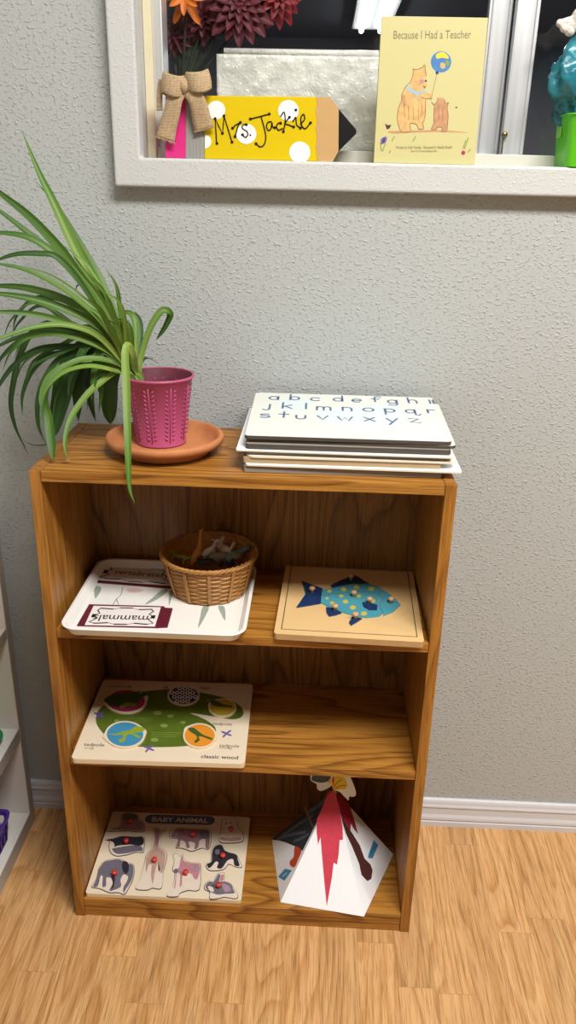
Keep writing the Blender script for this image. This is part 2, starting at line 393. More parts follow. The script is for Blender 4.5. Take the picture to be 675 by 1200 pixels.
class MB:
    def __init__(s): s.v = []; s.f = []; s.m = []; s.mats = []; s.sm = []; s.uv = {}
    def mi(s, mat):
        if mat not in s.mats: s.mats.append(mat)
        return s.mats.index(mat)
    def face(s, idx, mat, smooth=False): s.f.append(tuple(idx)); s.m.append(s.mi(mat)); s.sm.append(smooth)
    def addv(s, pts):
        b = len(s.v); s.v += [V(p) for p in pts]; return b
    def box(s, x0, x1, y0, y1, z0, z1, mat, ry=None):
        b = s.addv([(x, y, z) for z in (z0, z1) for y in (y0, y1) for x in (x0, x1)])
        for q in ((0, 2, 3, 1), (4, 5, 7, 6), (0, 1, 5, 4), (2, 6, 7, 3), (0, 4, 6, 2), (1, 3, 7, 5)): s.face([b+i for i in q], mat)
        return s
    def prism(s, pl, pts, h0, h1, mat, side=None, smooth=False):
        ar = sum(pts[i][0]*pts[(i+1) % len(pts)][1]-pts[(i+1) % len(pts)][0]*pts[i][1] for i in range(len(pts)))
        if ar < 0: pts = pts[::-1]
        n = len(pts); b = s.addv([pl.at(p[0], p[1], h0) for p in pts]); t = s.addv([pl.at(p[0], p[1], h1) for p in pts])
        tri = tessellate_polygon([[V((p[0], p[1], 0)) for p in pts]])
        for a, c, d in tri:
            A, B, Cc = pts[a], pts[c], pts[d]
            if (B[0]-A[0])*(Cc[1]-A[1])-(B[1]-A[1])*(Cc[0]-A[0]) < 0: c, d = d, c
            s.face((t+a, t+c, t+d), mat); s.face((b+a, b+d, b+c), side or mat)
        for i in range(n):
            j = (i+1) % n; s.face((b+i, b+j, t+j, t+i), side or mat, smooth)
        return s
    def pxprism(s, pl, pts, h0, h1, mat, side=None, smooth=0):
        q = [pl.px(*p) for p in pts]
        if smooth: q = cr_closed(q, smooth)
        return s.prism(pl, q, h0, h1, mat, side)
    def stroke(s, pl, pts, w, h0, h1, mat, dots=0):
        """a pen line on a face"""
        pts = [V((p[0], p[1])) for p in pts]; l = []; r = []
        for i, p in enumerate(pts):
            d = (pts[min(i+1, len(pts)-1)]-pts[max(i-1, 0)])
            if d.length < 1e-9: d = V((1, 0))
            d.normalize(); nn = V((-d.y, d.x))*w/2; e = d*w/2*(1 if i == len(pts)-1 else -1 if i == 0 else 0)
            l.append(p+nn+e); r.append(p-nn+e)
        n = len(pts)
        bl = s.addv([pl.at(p.x, p.y, h1) for p in l]); br = s.addv([pl.at(p.x, p.y, h1) for p in r])
        cl = s.addv([pl.at(p.x, p.y, h0) for p in l]); cr_ = s.addv([pl.at(p.x, p.y, h0) for p in r])
        for i in range(n-1):
            s.face((bl+i, br+i, br+i+1, bl+i+1), mat); s.face((cl+i, bl+i, bl+i+1, cl+i+1), mat); s.face((br+i, cr_+i, cr_+i+1, br+i+1), mat)
            s.face((cl+i+1, cr_+i+1, cr_+i, cl+i), mat)
        s.face((bl, cl, cr_, br), mat); s.face((br+n-1, cr_+n-1, cl+n-1, bl+n-1), mat)
        return s
    def pxstroke(s, pl, pts, w, h0, h1, mat, smooth=0):
        q = [pl.px(*p) for p in pts]
        if smooth: q = cr_open(q, smooth)
        return s.stroke(pl, q, w, h0, h1, mat)
    def text(s, pl, a, b, txt, h0, h1, mat, hs=1.0, bold=0):
        """lettering along the line a -> b (photo points on this face)"""
        vs, fs, (x0, x1) = glyphs(txt, bold); A, B = V(pl.px(*a)), V(pl.px(*b)); d = B-A; k = d.length/(x1-x0); d.normalize(); nn = V((-d.y, d.x))
        bb = s.addv([pl.at(*(A+d*((x-x0)*k)+nn*(y*k*hs)), h1) for x, y in vs])
        for f in fs: s.face([bb+i for i in f], mat)
        return s
    def lathe(s, prof, c, mat, seg=48, cap0=True, cap1=False, sx=1, sy=1, mats=None):
        c = V(c); base = []
        for r, z in prof: base.append(s.addv([c+V((r*sx*math.cos(2*PI*i/seg), r*sy*math.sin(2*PI*i/seg), z)) for i in range(seg)]))
        for k in range(len(prof)-1):
            for i in range(seg):
                j = (i+1) % seg; s.face((base[k]+i, base[k]+j, base[k+1]+j, base[k+1]+i), mats[k] if mats else mat, True)
        if cap0: s.face([base[0]+i for i in range(seg)][::-1], mat)
        if cap1: s.face([base[-1]+i for i in range(seg)], mat)
        return s
    def tube(s, path, rad, mat, seg=10, closed=False):
        path = [V(p) for p in path]; n = len(path); rads = rad if isinstance(rad, (list, tuple)) else [rad]*n; rings = []; ref = None
        for i, p in enumerate(path):
            if closed: t = path[(i+1) % n]-path[(i-1) % n]
            else: t = path[min(i+1, n-1)]-path[max(i-1, 0)]
            t.normalize()
            if ref is None: ref = V((0, 0, 1)) if abs(t.z) < .9 else V((1, 0, 0))
            a = t.cross(ref).normalized(); bb = a.cross(t).normalized(); ref = bb
            rings.append(s.addv([p+(a*math.cos(2*PI*k/seg)+bb*math.sin(2*PI*k/seg))*rads[i] for k in range(seg)]))
        for i in range(n if closed else n-1):
            A, B = rings[i], rings[(i+1) % n]
            for k in range(seg):
                j = (k+1) % seg; s.face((A+k, B+k, B+j, A+j), mat, True)
        if not closed:
            s.face([rings[0]+k for k in range(seg)], mat); s.face([rings[-1]+k for k in range(seg)][::-1], mat)
        return s
    def ball(s, c, r, mat, rot=None, nu=16, nv=10):
        r = V(r) if hasattr(r, '__len__') else V((r, r, r)); c = V(c); rot = rot or Matrix.Identity(3); rows = []
        for j in range(nv+1):
            th = PI*j/nv
            rows.append(s.addv([c+rot@V((r.x*math.sin(th)*math.cos(2*PI*i/nu), r.y*math.sin(th)*math.sin(2*PI*i/nu), r.z*math.cos(th))) for i in range(nu)]))
        for j in range(nv):
            for i in range(nu):
                k = (i+1) % nu; s.face((rows[j]+i, rows[j+1]+i, rows[j+1]+k, rows[j]+k), mat, True)
        return s
    def strip(s, path, side, wid, mat, fold=0.0, nrm=None, uvs=True, nx=4):
        """a leaf or ribbon: path points, side vectors, half-folded along the middle"""
        n = len(path); rows = []
        for i in range(n):
            w = wid[i]; pts = []
            for k in range(nx+1):
                a = k/nx*2-1
                q = path[i]+side[i]*(a*w/2)
                if nrm: q = q+nrm[i]*(abs(a)*w*fold)
                pts.append(q)
            rows.append(s.addv(pts))
        for i in range(n-1):
            for k in range(nx):
                s.face((rows[i]+k, rows[i]+k+1, rows[i+1]+k+1, rows[i+1]+k), mat, True)
                s.uv[len(s.f)-1] = [(k/nx, i/(n-1)), ((k+1)/nx, i/(n-1)), ((k+1)/nx, (i+1)/(n-1)), (k/nx, (i+1)/(n-1))]
        return s
    def build(s, name, parent=None, loc=None, bevel=0, seg=2, solid=0, remesh=0, subd=0):
        xs = [V(v) for v in s.v]
        if parent is not None: loc = V(parent['_w'])
        elif loc is None:
            lo = [min(v[i] for v in xs) for i in range(3)]; hi = [max(v[i] for v in xs) for i in range(3)]
            loc = V(((lo[0]+hi[0])/2, (lo[1]+hi[1])/2, lo[2]))
        loc = V(loc)
        me = bpy.data.meshes.new(name); me.from_pydata([tuple(v-loc) for v in xs], [], s.f)
        for m in s.mats: me.materials.append(m)
        me.polygons.foreach_set('material_index', s.m); me.polygons.foreach_set('use_smooth', s.sm)
        if s.uv:
            ul = me.uv_layers.new(name='UVMap')
            for fi, q in s.uv.items():
                p = me.polygons[fi]
                for li, c in zip(p.loop_indices, q): ul.data[li].uv = c
        me.update()
        o = bpy.data.objects.new(name, me); COL.objects.link(o)
        o['_w'] = tuple(loc)
        if parent is not None: o.parent = parent
        else: o.location = loc
        if remesh:
            md = o.modifiers.new('r', 'REMESH'); md.mode = 'VOXEL'; md.voxel_size = remesh; md.use_smooth_shade = True
            sm = o.modifiers.new('s', 'SMOOTH'); sm.iterations = 3; sm.factor = .5
        if solid:
            md = o.modifiers.new('t', 'SOLIDIFY'); md.thickness = solid; md.offset = 0
        if bevel:
            md = o.modifiers.new('b', 'BEVEL'); md.width = bevel; md.segments = seg; md.limit_method = 'ANGLE'; md.angle_limit = .6
        if subd:
            md = o.modifiers.new('u', 'SUBSURF'); md.levels = subd; md.render_levels = subd
        return o
_gl = {}
def glyphs(txt, bold=0):
    if (txt, bold) in _gl: return _gl[(txt, bold)]
    cu = bpy.data.curves.new('lettering', 'FONT'); cu.body = txt; cu.offset = bold; cu.resolution_u = 3
    ob = bpy.data.objects.new('lettering', cu); COL.objects.link(ob)
    dg = bpy.context.evaluated_depsgraph_get(); me = bpy.data.meshes.new_from_object(ob.evaluated_get(dg))
    vs = [(v.co.x, v.co.y) for v in me.vertices]; fs = [tuple(p.vertices) for p in me.polygons]
    bpy.data.objects.remove(ob); bpy.data.curves.remove(cu); bpy.data.meshes.remove(me)
    r = (vs, fs, (min(v[0] for v in vs), max(v[0] for v in vs))); _gl[(txt, bold)] = r; return r

def tag(o, label, cat, group=None):
    o['label'] = label; o['category'] = cat
    if group: o['group'] = group
    return o
def thing(name, label, cat, loc, group=None):
    o = bpy.data.objects.new(name, None); COL.objects.link(o); o.location = loc; o['_w'] = tuple(loc)
    o.empty_display_size = .05
    return tag(o, label, cat, group)
def struct(o): o['kind'] = 'structure'; return o
UP3 = V((0, 0, 1))
FRONT = lambda y: Plane((0, y, 0), (1, 0, 0), (0, 0, 1))   # a face looking towards -y

# ------------------------------------------------------------------ the room
XL, XR, YN, ZC = -0.47, 4.2, -5.5, 2.75
WX0, WX1, WZ0, WZ1 = 0.1305, 1.50, 1.3170, 2.20       # clear window opening
def ring(b, y0, y1, o, i, mat):
    """rectangular ring (x0,x1,z0,z1) outer o, inner i, from y0 to y1"""
    def rc(r, y): return b.addv([(r[0], y, r[2]), (r[1], y, r[2]), (r[1], y, r[3]), (r[0], y, r[3])])
    of, ob_, jf, jb = rc(o, y0), rc(o, y1), rc(i, y0), rc(i, y1)
    for k in range(4):
        j = (k+1) % 4
        b.face((of+k, of+j, jf+j, jf+k), mat); b.face((ob_+j, ob_+k, jb+k, jb+j), mat)
        b.face((of+j, of+k, ob_+k, ob_+j), mat); b.face((jf+k, jf+j, jb+j, jb+k), mat)
    return b
struct(ring(MB(), 0, .10, (XL-.1, XR+.1, 0, ZC), (WX0-.004, WX1+.004, WZ0-.004, WZ1+.004), M_wall).build('wall_back', loc=(0, 0, 0)))
struct(MB().box(XL-.1, XR+.1, YN-.1, .10, -.1, 0, M_floor).build('floor', loc=(0, 0, 0)))
struct(MB().box(XL-.1, XR+.1, YN-.1, .10, ZC, ZC+.1, M_ceil).build('ceiling', loc=(0, 0, 0)))
struct(MB().box(XL-.1, XL, YN, 0, 0, ZC, M_wall).build('wall_left', loc=(0, 0, 0)))
struct(MB().box(XR, XR+.1, YN, 0, 0, ZC, M_wall).build('wall_right', loc=(0, 0, 0)))
struct(MB().box(XL-.1, XR+.1, YN-.1, YN, 0, ZC, M_far).build('wall_front', loc=(0, 0, 0)))
# baseboard: moulded profile
bb = MB(); prof = [(0, 0), (-.0125, 0), (-.0125, .012), (-.0112, .0135), (-.0112, .017), (-.0128, .0185), (-.0122, .024), (-.0095, .031), (-.0088, .044), (-.0088, .0475), (-.0105, .049), (-.0105, .052), (-.0085, .056), (-.0075, .0625), (-.0058, .0665), (-.003, .068), (0, .068)]
a = bb.addv([(XL, y, z) for y, z in prof]); c = bb.addv([(XR, y, z) for y, z in prof])
for k in range(len(prof)-1): bb.face((a+k, a+k+1, c+k+1, c+k), M_trimw)
struct(bb.build('baseboard_back', loc=(0, 0, 0)))

# window
win = bpy.data.objects.new('window_1', None); COL.objects.link(win); win.location = (WX0, 0, WZ0); win['_w'] = (WX0, 0, WZ0); struct(win)
ring(MB(), -.025, 0, (.088, WX1+.0425, WZ0-.0425, WZ1+.0425), (WX0, WX1, WZ0, WZ1), M_casing).build('casing', win, bevel=.004, seg=3)
ring(MB(), 0, .099, (WX0-.003, WX1+.003, WZ0-.003, WZ1+.003), (WX0, WX1, WZ0, WZ1), M_casing).build('jamb', win)
fr = MB(); ring(fr, .052, .098, (WX0+.001, WX1-.001, WZ0+.001, WZ1-.001), (WX0+.027, WX1-.022, WZ0+.016, WZ1-.022), M_alu)
fr.build('frame', win, bevel=.0015)
MB().box(WX0+.0004, WX0+.0135, .034, .0515, WZ0+.0004, WZ1-.0004, M_stop).build('stop_bead', win, bevel=.001)
MB().box(WX0+.0137, WX1-.001, .0455, .0515, WZ0+.0004, WZ0+.0185, M_sill).build('sill_track', win, bevel=.001)
b = MB(); b.box(.664, .700, .079, .096, WZ0+.016, WZ1-.02, M_alu)
b.box(.6685, .6715, .0755, .079, WZ0+.019, WZ1-.02, M_alu); b.box(.6945, .6985, .0755, .079, WZ0+.019, WZ1-.02, M_alu)
b.build('sash_stile', win, bevel=.001)
b = MB(); b.box(.7015, .7355, .056, .073, WZ0+.016, WZ1-.02, M_alu); b.box(.7310, .7365, .0535, .056, WZ0+.019, WZ1-.02, M_alu)
b.box(.7015, .7045, .0535, .056, WZ0+.019, WZ1-.02, M_alu)
st = b.build('sash_stile', win, bevel=.001)
b = MB(); q = aty(591, 158, .052); b.lathe([(.0, 0), (.0048, .0), (.0048, .003), (.003, .005), (0, .005)], (0, 0, 0), M_brass, 20, False)
R = Matrix.Rotation(PI/2, 3, 'X'); b.v = [q+R@v for v in b.v]; b.box(q.x-.0022, q.x-.0002, q.y-.001, q.y+.0015, WZ0+.02, q.z, M_brass); b.build('latch', st)
MB().box(WX0+.02, .668, .086, .089, WZ0+.015, WZ1-.02, M_glass).build('glass_pane', win)
MB().box(.733, WX1-.02, .063, .066, WZ0+.015, WZ1-.02, M_glass).build('glass_pane', win)

# room beyond the glass
FY = 6.6
struct(MB().box(-1.6, 3.2, .10, FY, -.1, 0, M_farfloor).build('floor_beyond', loc=(0, 0, 0)))
struct(MB().box(-1.6, 3.2, .10, FY, 2.5, 2.6, M_far).build('ceiling_beyond', loc=(0, 0, 0)))
struct(MB().box(-1.6, 3.2, FY, FY+.1, 0, 2.5, M_far).build('wall_beyond', loc=(0, 0, 0)))
struct(MB().box(-1.7, -1.6, .10, FY, 0, 2.5, M_far).build('wall_beyond_left', loc=(0, 0, 0)))
struct(MB().box(3.2, 3.3, .10, FY, 0, 2.5, M_far).build('wall_beyond_right', loc=(0, 0, 0)))
t = thing('ceiling_light', 'fluorescent ceiling light glowing in the dark room behind the glass', 'light', (.74, 5.3, 2.5))
b = MB(); b.box(.60, .90, 4.72, 5.92, 2.46, 2.5, M_unit); b.build('housing', t, bevel=.004)
for x in (.675, .825):
    MB().tube([(x, 4.76, 2.445), (x, 5.88, 2.445)], .019, M_tube, 12).build('tube', t)

# ------------------------------------------------------------------ bookcase
bc = thing('bookcase', 'low oak-veneer bookcase with two inner shelves against the grey wall', 'bookcase', (W/2, YF+D/2, 0))
MB().box(0, T, YF, -GAP, 0, H, M_oak_v).build('side_panel', bc, bevel=.0008)
MB().box(W-T, W, YF, -GAP, 0, H, M_oak_v).build('side_panel', bc, bevel=.0008)
g = .0004
MB().box(T+g, W-T-g, YF+.0006, -GAP, H-TS, H-.0003, M_oak_h).build('top_panel', bc, bevel=.0008)
for z in (Z1, Z2): MB().box(T+g, W-T-g, YF+.001, YB-g, z-TS, z, M_oak_h).build('shelf', bc, bevel=.0008)
MB().box(T+g, W-T-g, YF+.0006, YB-g, Z3-TS, Z3, M_oak_h).build('bottom_shelf', bc, bevel=.0008)
MB().box(T+g, W-T-g, YF+.0022, YF+.018, 0.0005, Z3-TS-.0004, M_oak_h).build('kick_plate', bc, bevel=.0006)
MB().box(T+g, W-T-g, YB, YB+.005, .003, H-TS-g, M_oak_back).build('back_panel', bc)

# ------------------------------------------------------------------ white shelf unit at the left edge
UX, UD = -.158, .285
un = thing('shelf_unit', 'white laminate shelf unit with grey edges at the far left', 'shelf', (UX-UD/2, -.4, 0))
def panel(nm, x0, x1, y0, y1, z0, z1):
    b = MB(); b.box(x0, x1-.0015, y0, y1, z0, z1, M_unit); b.box(x1-.0015, x1, y0, y1, z0, z1, M_unitedge); return b.build(nm, un)
panel('end_panel', UX-UD, UX, -.068, -.046, 0, .69); panel('end_panel', UX-UD, UX, -.86, -.838, 0, .69)
panel('top_panel', UX-UD, UX+.0005, -.868, -.040, .6905, .7095)
for z, d in ((.486, .02), (.2535, .0275)): panel('shelf', UX-UD+.006, UX-.001, -.8375, -.0685, z-d, z)
panel('bottom_shelf', UX-UD+.006, UX-.0005, -.8375, -.0685, .0005, .036)
MB().box(UX-UD, UX-UD+.005, -.8375, -.0685, .0005, .69, M_unit).build('back_panel', un)
# green tray on its middle shelf
def open_tray(name, x0, x1, y0, y1, z, h, fl, th, mat, rr, lip=.006):
    """shallow open box with flared walls and a rolled lip"""
    b = MB(); prof = [(0, 0), (fl, h), (fl+lip, h), (fl+lip, h-.002), (fl-th+.0, h-.0021)]
    def rg(e, zz): return [(p[0], p[1], z+zz) for p in rrect(x0-e, x1+e, y0-e, y1+e, rr+e)]
    seq = [rg(0, 0), rg(fl, h-.002), rg(fl+lip, h-.002), rg(fl+lip, h), rg(fl-th, h), rg(-th, th)]
    idx = [b.addv(s_) for s_ in seq]; n = len(seq[0])
    for k in range(len(idx)-1):
        for i in range(n):
            j = (i+1) % n; b.face((idx[k]+i, idx[k]+j, idx[k+1]+j, idx[k+1]+i), mat, True)
    b.face([idx[0]+i for i in range(n)][::-1], mat); b.face([idx[-1]+i for i in range(n)], mat)
    return b
tag(open_tray('green_tray', -.405, -.186, -.40, -.100, .2538, .017, .008, .003, M_greenp, .02).build('plastic_tray', bevel=.0006), 'green plastic tray on the middle shelf of the white unit', 'tray')
# purple slotted basket
pb = thing('storage_basket', 'purple plastic basket with slotted sides on the lowest white shelf', 'basket', (-.29, -.26, .0365))
x0, x1, y0, y1, z0, z1 = -.40, -.180, -.385, -.145, .0365, .105
b = MB(); f = .009
def wl(p0, p1, n, out):
    """slotted wall between two bottom corners, leaning outwards"""
    p0, p1, out = V(p0), V(p1), V(out); d = (p1-p0)
    def pt(t, k): return p0+d*t+out*(f*k)+UP3*((z1-z0)*k)
    for i in range(n+1):
        t = i/n; b.tube([pt(t, 0), pt(t, .86)], .0022, M_purple, 6)
    for k in (.02, .45): b.tube([pt(0, k), pt(1, k)], .0028, M_purple, 6)
wl((x0, y0, z0+.002), (x1, y0, z0+.002), 14, (0, -1, 0)); wl((x1, y0, z0+.002), (x1, y1, z0+.002), 15, (1, 0, 0))
wl((x1, y1, z0+.002), (x0, y1, z0+.002), 14, (0, 1, 0)); wl((x0, y1, z0+.002), (x0, y0, z0+.002), 15, (-1, 0, 0))
b.build('slotted_side', pb)
MB().box(x0, x1, y0, y1, z0, z0+.0035, M_purple).build('base', pb, bevel=.001)
b = MB(); rr_ = [rrect(x0-f*k-e, x1+f*k+e, y0-f*k-e, y1+f*k+e, .014) for k, e in ((.85, .0035), (1, .0045), (1, -.001), (.85, -.001))]; zz = [z0+(z1-z0)*.84, z1, z1, z0+(z1-z0)*.84]
ix = [b.addv([(p[0], p[1], z) for p in r_]) for r_, z in zip(rr_, zz)]; n = len(rr_[0])
for k in range(4):
    for i in range(n): b.face((ix[k]+i, ix[k]+(i+1) % n, ix[(k+1) % 4]+(i+1) % n, ix[(k+1) % 4]+i), M_purple, False)
b.build('rim', pb, bevel=.0008)

# ------------------------------------------------------------------ saucer, pot, plant
SC = V((.1815, -.170, H))
sp = [(0.0, .0004), (.066, .0004), (.070, .002), (.0745, .008), (.0775, .0135), (.0855, .0145), (.0905, .0175), (.0925, .022), (.0925, .0255), (.0905, .0285), (.087, .0292), (.084, .0275), (.081, .021), (.074, .012), (.064, .0095), (.0, .0095)]
tag(MB().lathe(sp, SC, M_terra, 72, False).build('plant_saucer', loc=SC), 'round terracotta saucer under the pink plant pot', 'saucer')
PC = V((.1715, -.152, H+.0100)); PH = .1095; R0, R1 = .0385, .0525
pp = thing('spider_plant', 'spider plant arching left out of an embossed pink pot', 'plant', tuple(PC))
def prad(z): return R0+(R1-R0)*z/PH
b = MB(); pr = [(R0-.0005, 0), (R0+.0012, .001), (R0+.0012, .003), (R0, .005), (prad(PH-.006), PH-.006), (prad(PH)+.001, PH-.005), (prad(PH)+.0028, PH-.0028), (prad(PH)+.0024, PH-.0003), (prad(PH)+.0006, PH), (prad(PH)-.0008, PH-.001), (prad(PH-.034)-.0012, PH-.034)]
b.lathe(pr, PC, M_pink, 64, mats=[M_pink]*9+[M_potin])
# embossed leaf sprays in columns round the pot
for k in range(9):
    th = 2*PI*k/9-1.72
    for s_ in range(12):
        for sd in (-1, 1):
            z = .012+s_*.0070; a0 = th+sd*.0034/prad(z); a1 = th+sd*.0085/prad(z)
            def pt(a, zz, e=0): return PC+V((math.cos(a)*(prad(zz)+e), math.sin(a)*(prad(zz)+e), zz))
            p0, p1 = pt(a0, z, -.0003), pt(a1, z+.0052, -.0003)
            b.tube([p0, (p0+p1)/2+V((math.cos(th), math.sin(th), 0))*.0003, p1], [.0004, .0013, .0005], M_pink, 6)
    b.tube([PC+V((math.cos(th)*prad(z), math.sin(th)*prad(z), z)) for z in (.008, .05, PH-.012)], .0006, M_pink, 6)
b.build('pot', pp)
b = MB(); seg = 40; sr = prad(PH-.028)-.0012
rows = [b.addv([PC+V((math.cos(2*PI*i/seg)*sr*q, math.sin(2*PI*i/seg)*sr*q, PH-.029+.003*math.sin(i*1.7+q*9)*q*(1-q)*3+.004*(1-q))) for i in range(seg)]) for q in (1, .75, .5, .25, .02)]
for k in range(4):
    for i in range(seg): b.face((rows[k]+i, rows[k]+(i+1) % seg, rows[k+1]+(i+1) % seg, rows[k+1]+i), M_soil, True)
b.face([rows[-1]+i for i in range(seg)], M_soil); b.build('soil', pp)

leafb = MB()
def leaf(pts, wpx, y1, y0=-.152, m=1, tipdry=False, base=None, ymid=None, wprof=0, twist=None, blunt=0):
    """leaf spine through the given points; first = tip, last = at the crown; depth runs from y1 (tip) to y0 (crown)"""
    pts = pts[::-1]; ln = [0]
    for a, c in zip(pts, pts[1:]): ln.append(ln[-1]+math.hypot(c[0]-a[0], c[1]-a[1]))
    p3 = []
    for (u, v), l in zip(pts, ln):
        t = l/ln[-1]; y = y0+(y1-y0)*t**1.25
        if ymid is not None: y += ymid*4*t*(1-t)
        q = aty(u, v, y)
        if q.z < H+.004 and -.01 < q.x < W and q.y > YF-.002: q = atz(u, v, H+.004)
        p3.append(q)
    root = p3[0]+V((random.uniform(-.004, .004), random.uniform(-.004, .004), -.026))
    p3 = [root]+p3
    path = cr_open(p3, 7); n = len(path); side = []; nrm = []; wid = []
    tw = random.uniform(-.45, .45) if twist is None else twist
    view = V((0.05, -.8, .6)).normalized()
    for i, p in enumerate(path):
        tg = (path[min(i+1, n-1)]-path[max(i-1, 0)]).normalized()
        s_ = tg.cross(view)
        if s_.length < .05: s_ = V((1, 0, 0))
        s_.normalize(); s_ = Matrix.Rotation(tw, 3, tg) @ s_
        side.append(s_); nn = s_.cross(tg).normalized(); nrm.append(nn if nn.dot(view) > 0 else -nn)
        t = i/(n-1); f_ = min(1, .5+1.1*t)*(1-max(0, (t-.5)/.5)**(2.2 if not blunt else 7))
        wid.append(max(.0006, wpx*1.22/FPX*f_))
    nf = len(leafb.f)
    leafb.strip(path, side, wid, M_leaf[m], .16, nrm)
    if tipdry:
        di = leafb.mi(M_dry)
        for k in range(len(leafb.f)-4*3, len(leafb.f)): leafb.m[k] = di
BZ = [(158, 441), (162, 442), (156, 440), (165, 441), (160, 439)]
def B_(i): return BZ[i % 5]
# tall and left-going leaves
leaf([(25, 152), (45, 201), (64, 240), (88, 292), (113, 341), (138, 395), (159, 441)], 11.5, -.09, m=0)
leaf([(57, 222), (66, 240), (95, 288), (116, 325), (130, 357), (148, 400), (161, 441)], 10, -.08, m=1, twist=.5)
leaf([(42, 213), (58, 232), (80, 270), (105, 318), (135, 378), (159, 440)], 4, -.07, m=2)
leaf([(-28, 202), (0, 226), (35, 254), (71, 292), (95, 325), (120, 357), (142, 402), (158, 440)], 12, -.12, m=1)
leaf([(-22, 234), (0, 248), (35, 275), (71, 305), (93, 328), (118, 361), (142, 405), (157, 441)], 10.5, -.14, m=1)
leaf([(-20, 273), (0, 273), (31, 278), (59, 294), (90, 325), (118, 365), (155, 441)], 9.5, -.17, m=1)
leaf([(-12, 312), (0, 304), (21, 298), (45, 297.5), (66, 301), (90, 325), (120, 372), (156, 441)], 7, -.20, m=2)
leaf([(-20, 307), (0, 310), (28, 316), (57, 329), (93, 353), (124, 384), (157, 440)], 8, -.22, m=1)
leaf([(13, 309), (58, 322), (95, 346), (125, 378), (158, 441)], 3, -.2, m=0)
leaf([(-25, 335), (0, 335), (33, 338), (71, 349), (104, 367), (130, 395), (157, 440)], 9.5, -.11, m=1)
leaf([(-25, 344), (0, 344.5), (40, 351), (75, 362), (115, 382), (138, 408), (158, 441)], 9.5, -.2, m=1)
leaf([(-25, 367), (0, 365.5), (38, 368), (78, 378), (115, 395), (140, 418), (157, 441)], 7.5, -.23, m=1)
leaf([(-20, 410), (0, 397), (40, 383.5), (78, 381), (114, 393), (144, 424), (157, 441)], 7, -.26, m=0)
leaf([(-20, 418), (0, 405), (24, 395), (59, 390.5), (99, 399), (133, 416), (155, 440)], 7, -.25, m=1)
leaf([(-12, 480), (0, 451), (19, 427), (47, 410), (90, 408), (133, 422), (155, 441)], 9.5, -.20, m=2)
leaf([(-5, 436), (0, 422), (19, 403), (45, 391), (80, 388), (130, 410), (155, 440)], 8, -.16, m=2)
leaf([(33, 532), (19, 503), (13, 475), (16.5, 446), (24, 416), (38, 390), (65, 378), (110, 392), (154, 439)], 8, -.12, m=2)
leaf([(26, 487), (27, 461), (40, 432), (64, 415.5), (110, 415), (152, 438)], 7.5, -.16, m=2)
leaf([(53, 519), (45.5, 500), (44.5, 472), (53, 444), (75, 418), (120, 414), (154, 440)], 7.5, -.20, m=2)
leaf([(28, 517), (36, 520.5), (46, 522), (56, 520), (60, 512), (62, 490), (70, 455), (100, 425), (150, 438)], 2.6, -.2, m=2)
# drooping leaf whose tip rests on the bookcase
leaf([(61.5, 539), (61, 525), (59.5, 512), (56.5, 490), (51.5, 466), (61, 441), (88, 426), (123, 425), (154, 440)], 10.5, -.255, m=1, twist=0, blunt=1)
leaf([(64, 512), (65, 500), (72, 470), (80, 438), (98, 412), (130, 408), (156, 440)], 27, -.17, m=2, twist=0)
leaf([(92, 494), (92, 470), (95, 440), (110, 412), (138, 415), (157, 440)], 22, -.14, m=2, twist=.1)
leaf([(129, 497), (129, 470), (131, 445), (140, 425), (156, 438)], 21, -.12, m=2, twist=0, blunt=1)
leaf([(112, 494), (107, 470), (108, 440), (122, 415), (156, 440)], 13, -.10, m=2)
leaf([(80, 539), (76, 520), (83, 491), (102, 463), (123, 444.5), (138, 436), (158, 438)], 8, -.255, m=0, twist=0)
leaf([(48, 478), (54, 457), (75, 437), (106, 429.5), (140, 436), (158, 440)], 7, -.28, m=0)
leaf([(52, 500), (50, 480), (56, 455), (74, 432), (100, 421), (132, 424), (157, 440)], 8, -.27, m=1)
# the one hanging in front of the shelf
leaf([(158, 590), (152.5, 574), (150.8, 550), (150, 520), (149, 480), (147.8, 440), (146.8, 415), (150, 404), (157, 418), (160, 438)], 9, -.303, m=0, twist=0, ymid=-.035)
# right-hand ones
leaf([(183, 398.5), (193, 385), (199.5, 371), (196, 364.5), (188, 366), (176, 385), (166.6, 414), (163, 438)], 8.5, -.10, m=1, twist=.15, blunt=1)
leaf([(187, 427), (176, 421), (168, 422), (163, 432), (161, 440)], 7, -.07, m=2)
leaf([(141, 378), (142, 370), (147, 366.5), (154, 369), (158.5, 380), (159, 404), (160, 438)], 8.5, -.11, m=1)
leaf([(152, 368), (158, 369), (163, 380), (163, 402), (162, 438)], 9, -.10, m=2, twist=.3)
leaf([(89, 340), (91, 335), (102, 327), (113, 331), (130, 362), (156, 438)], 5, -.12, m=2)
leaf([(15, 390), (19, 372), (32, 356), (48, 349), (80, 355), (120, 390), (156, 440)], 6.5, -.09, m=2)
leaf([(55, 273), (75, 289), (97, 306), (118, 335), (140, 385), (160, 440)], 2.6, -.13, m=0)
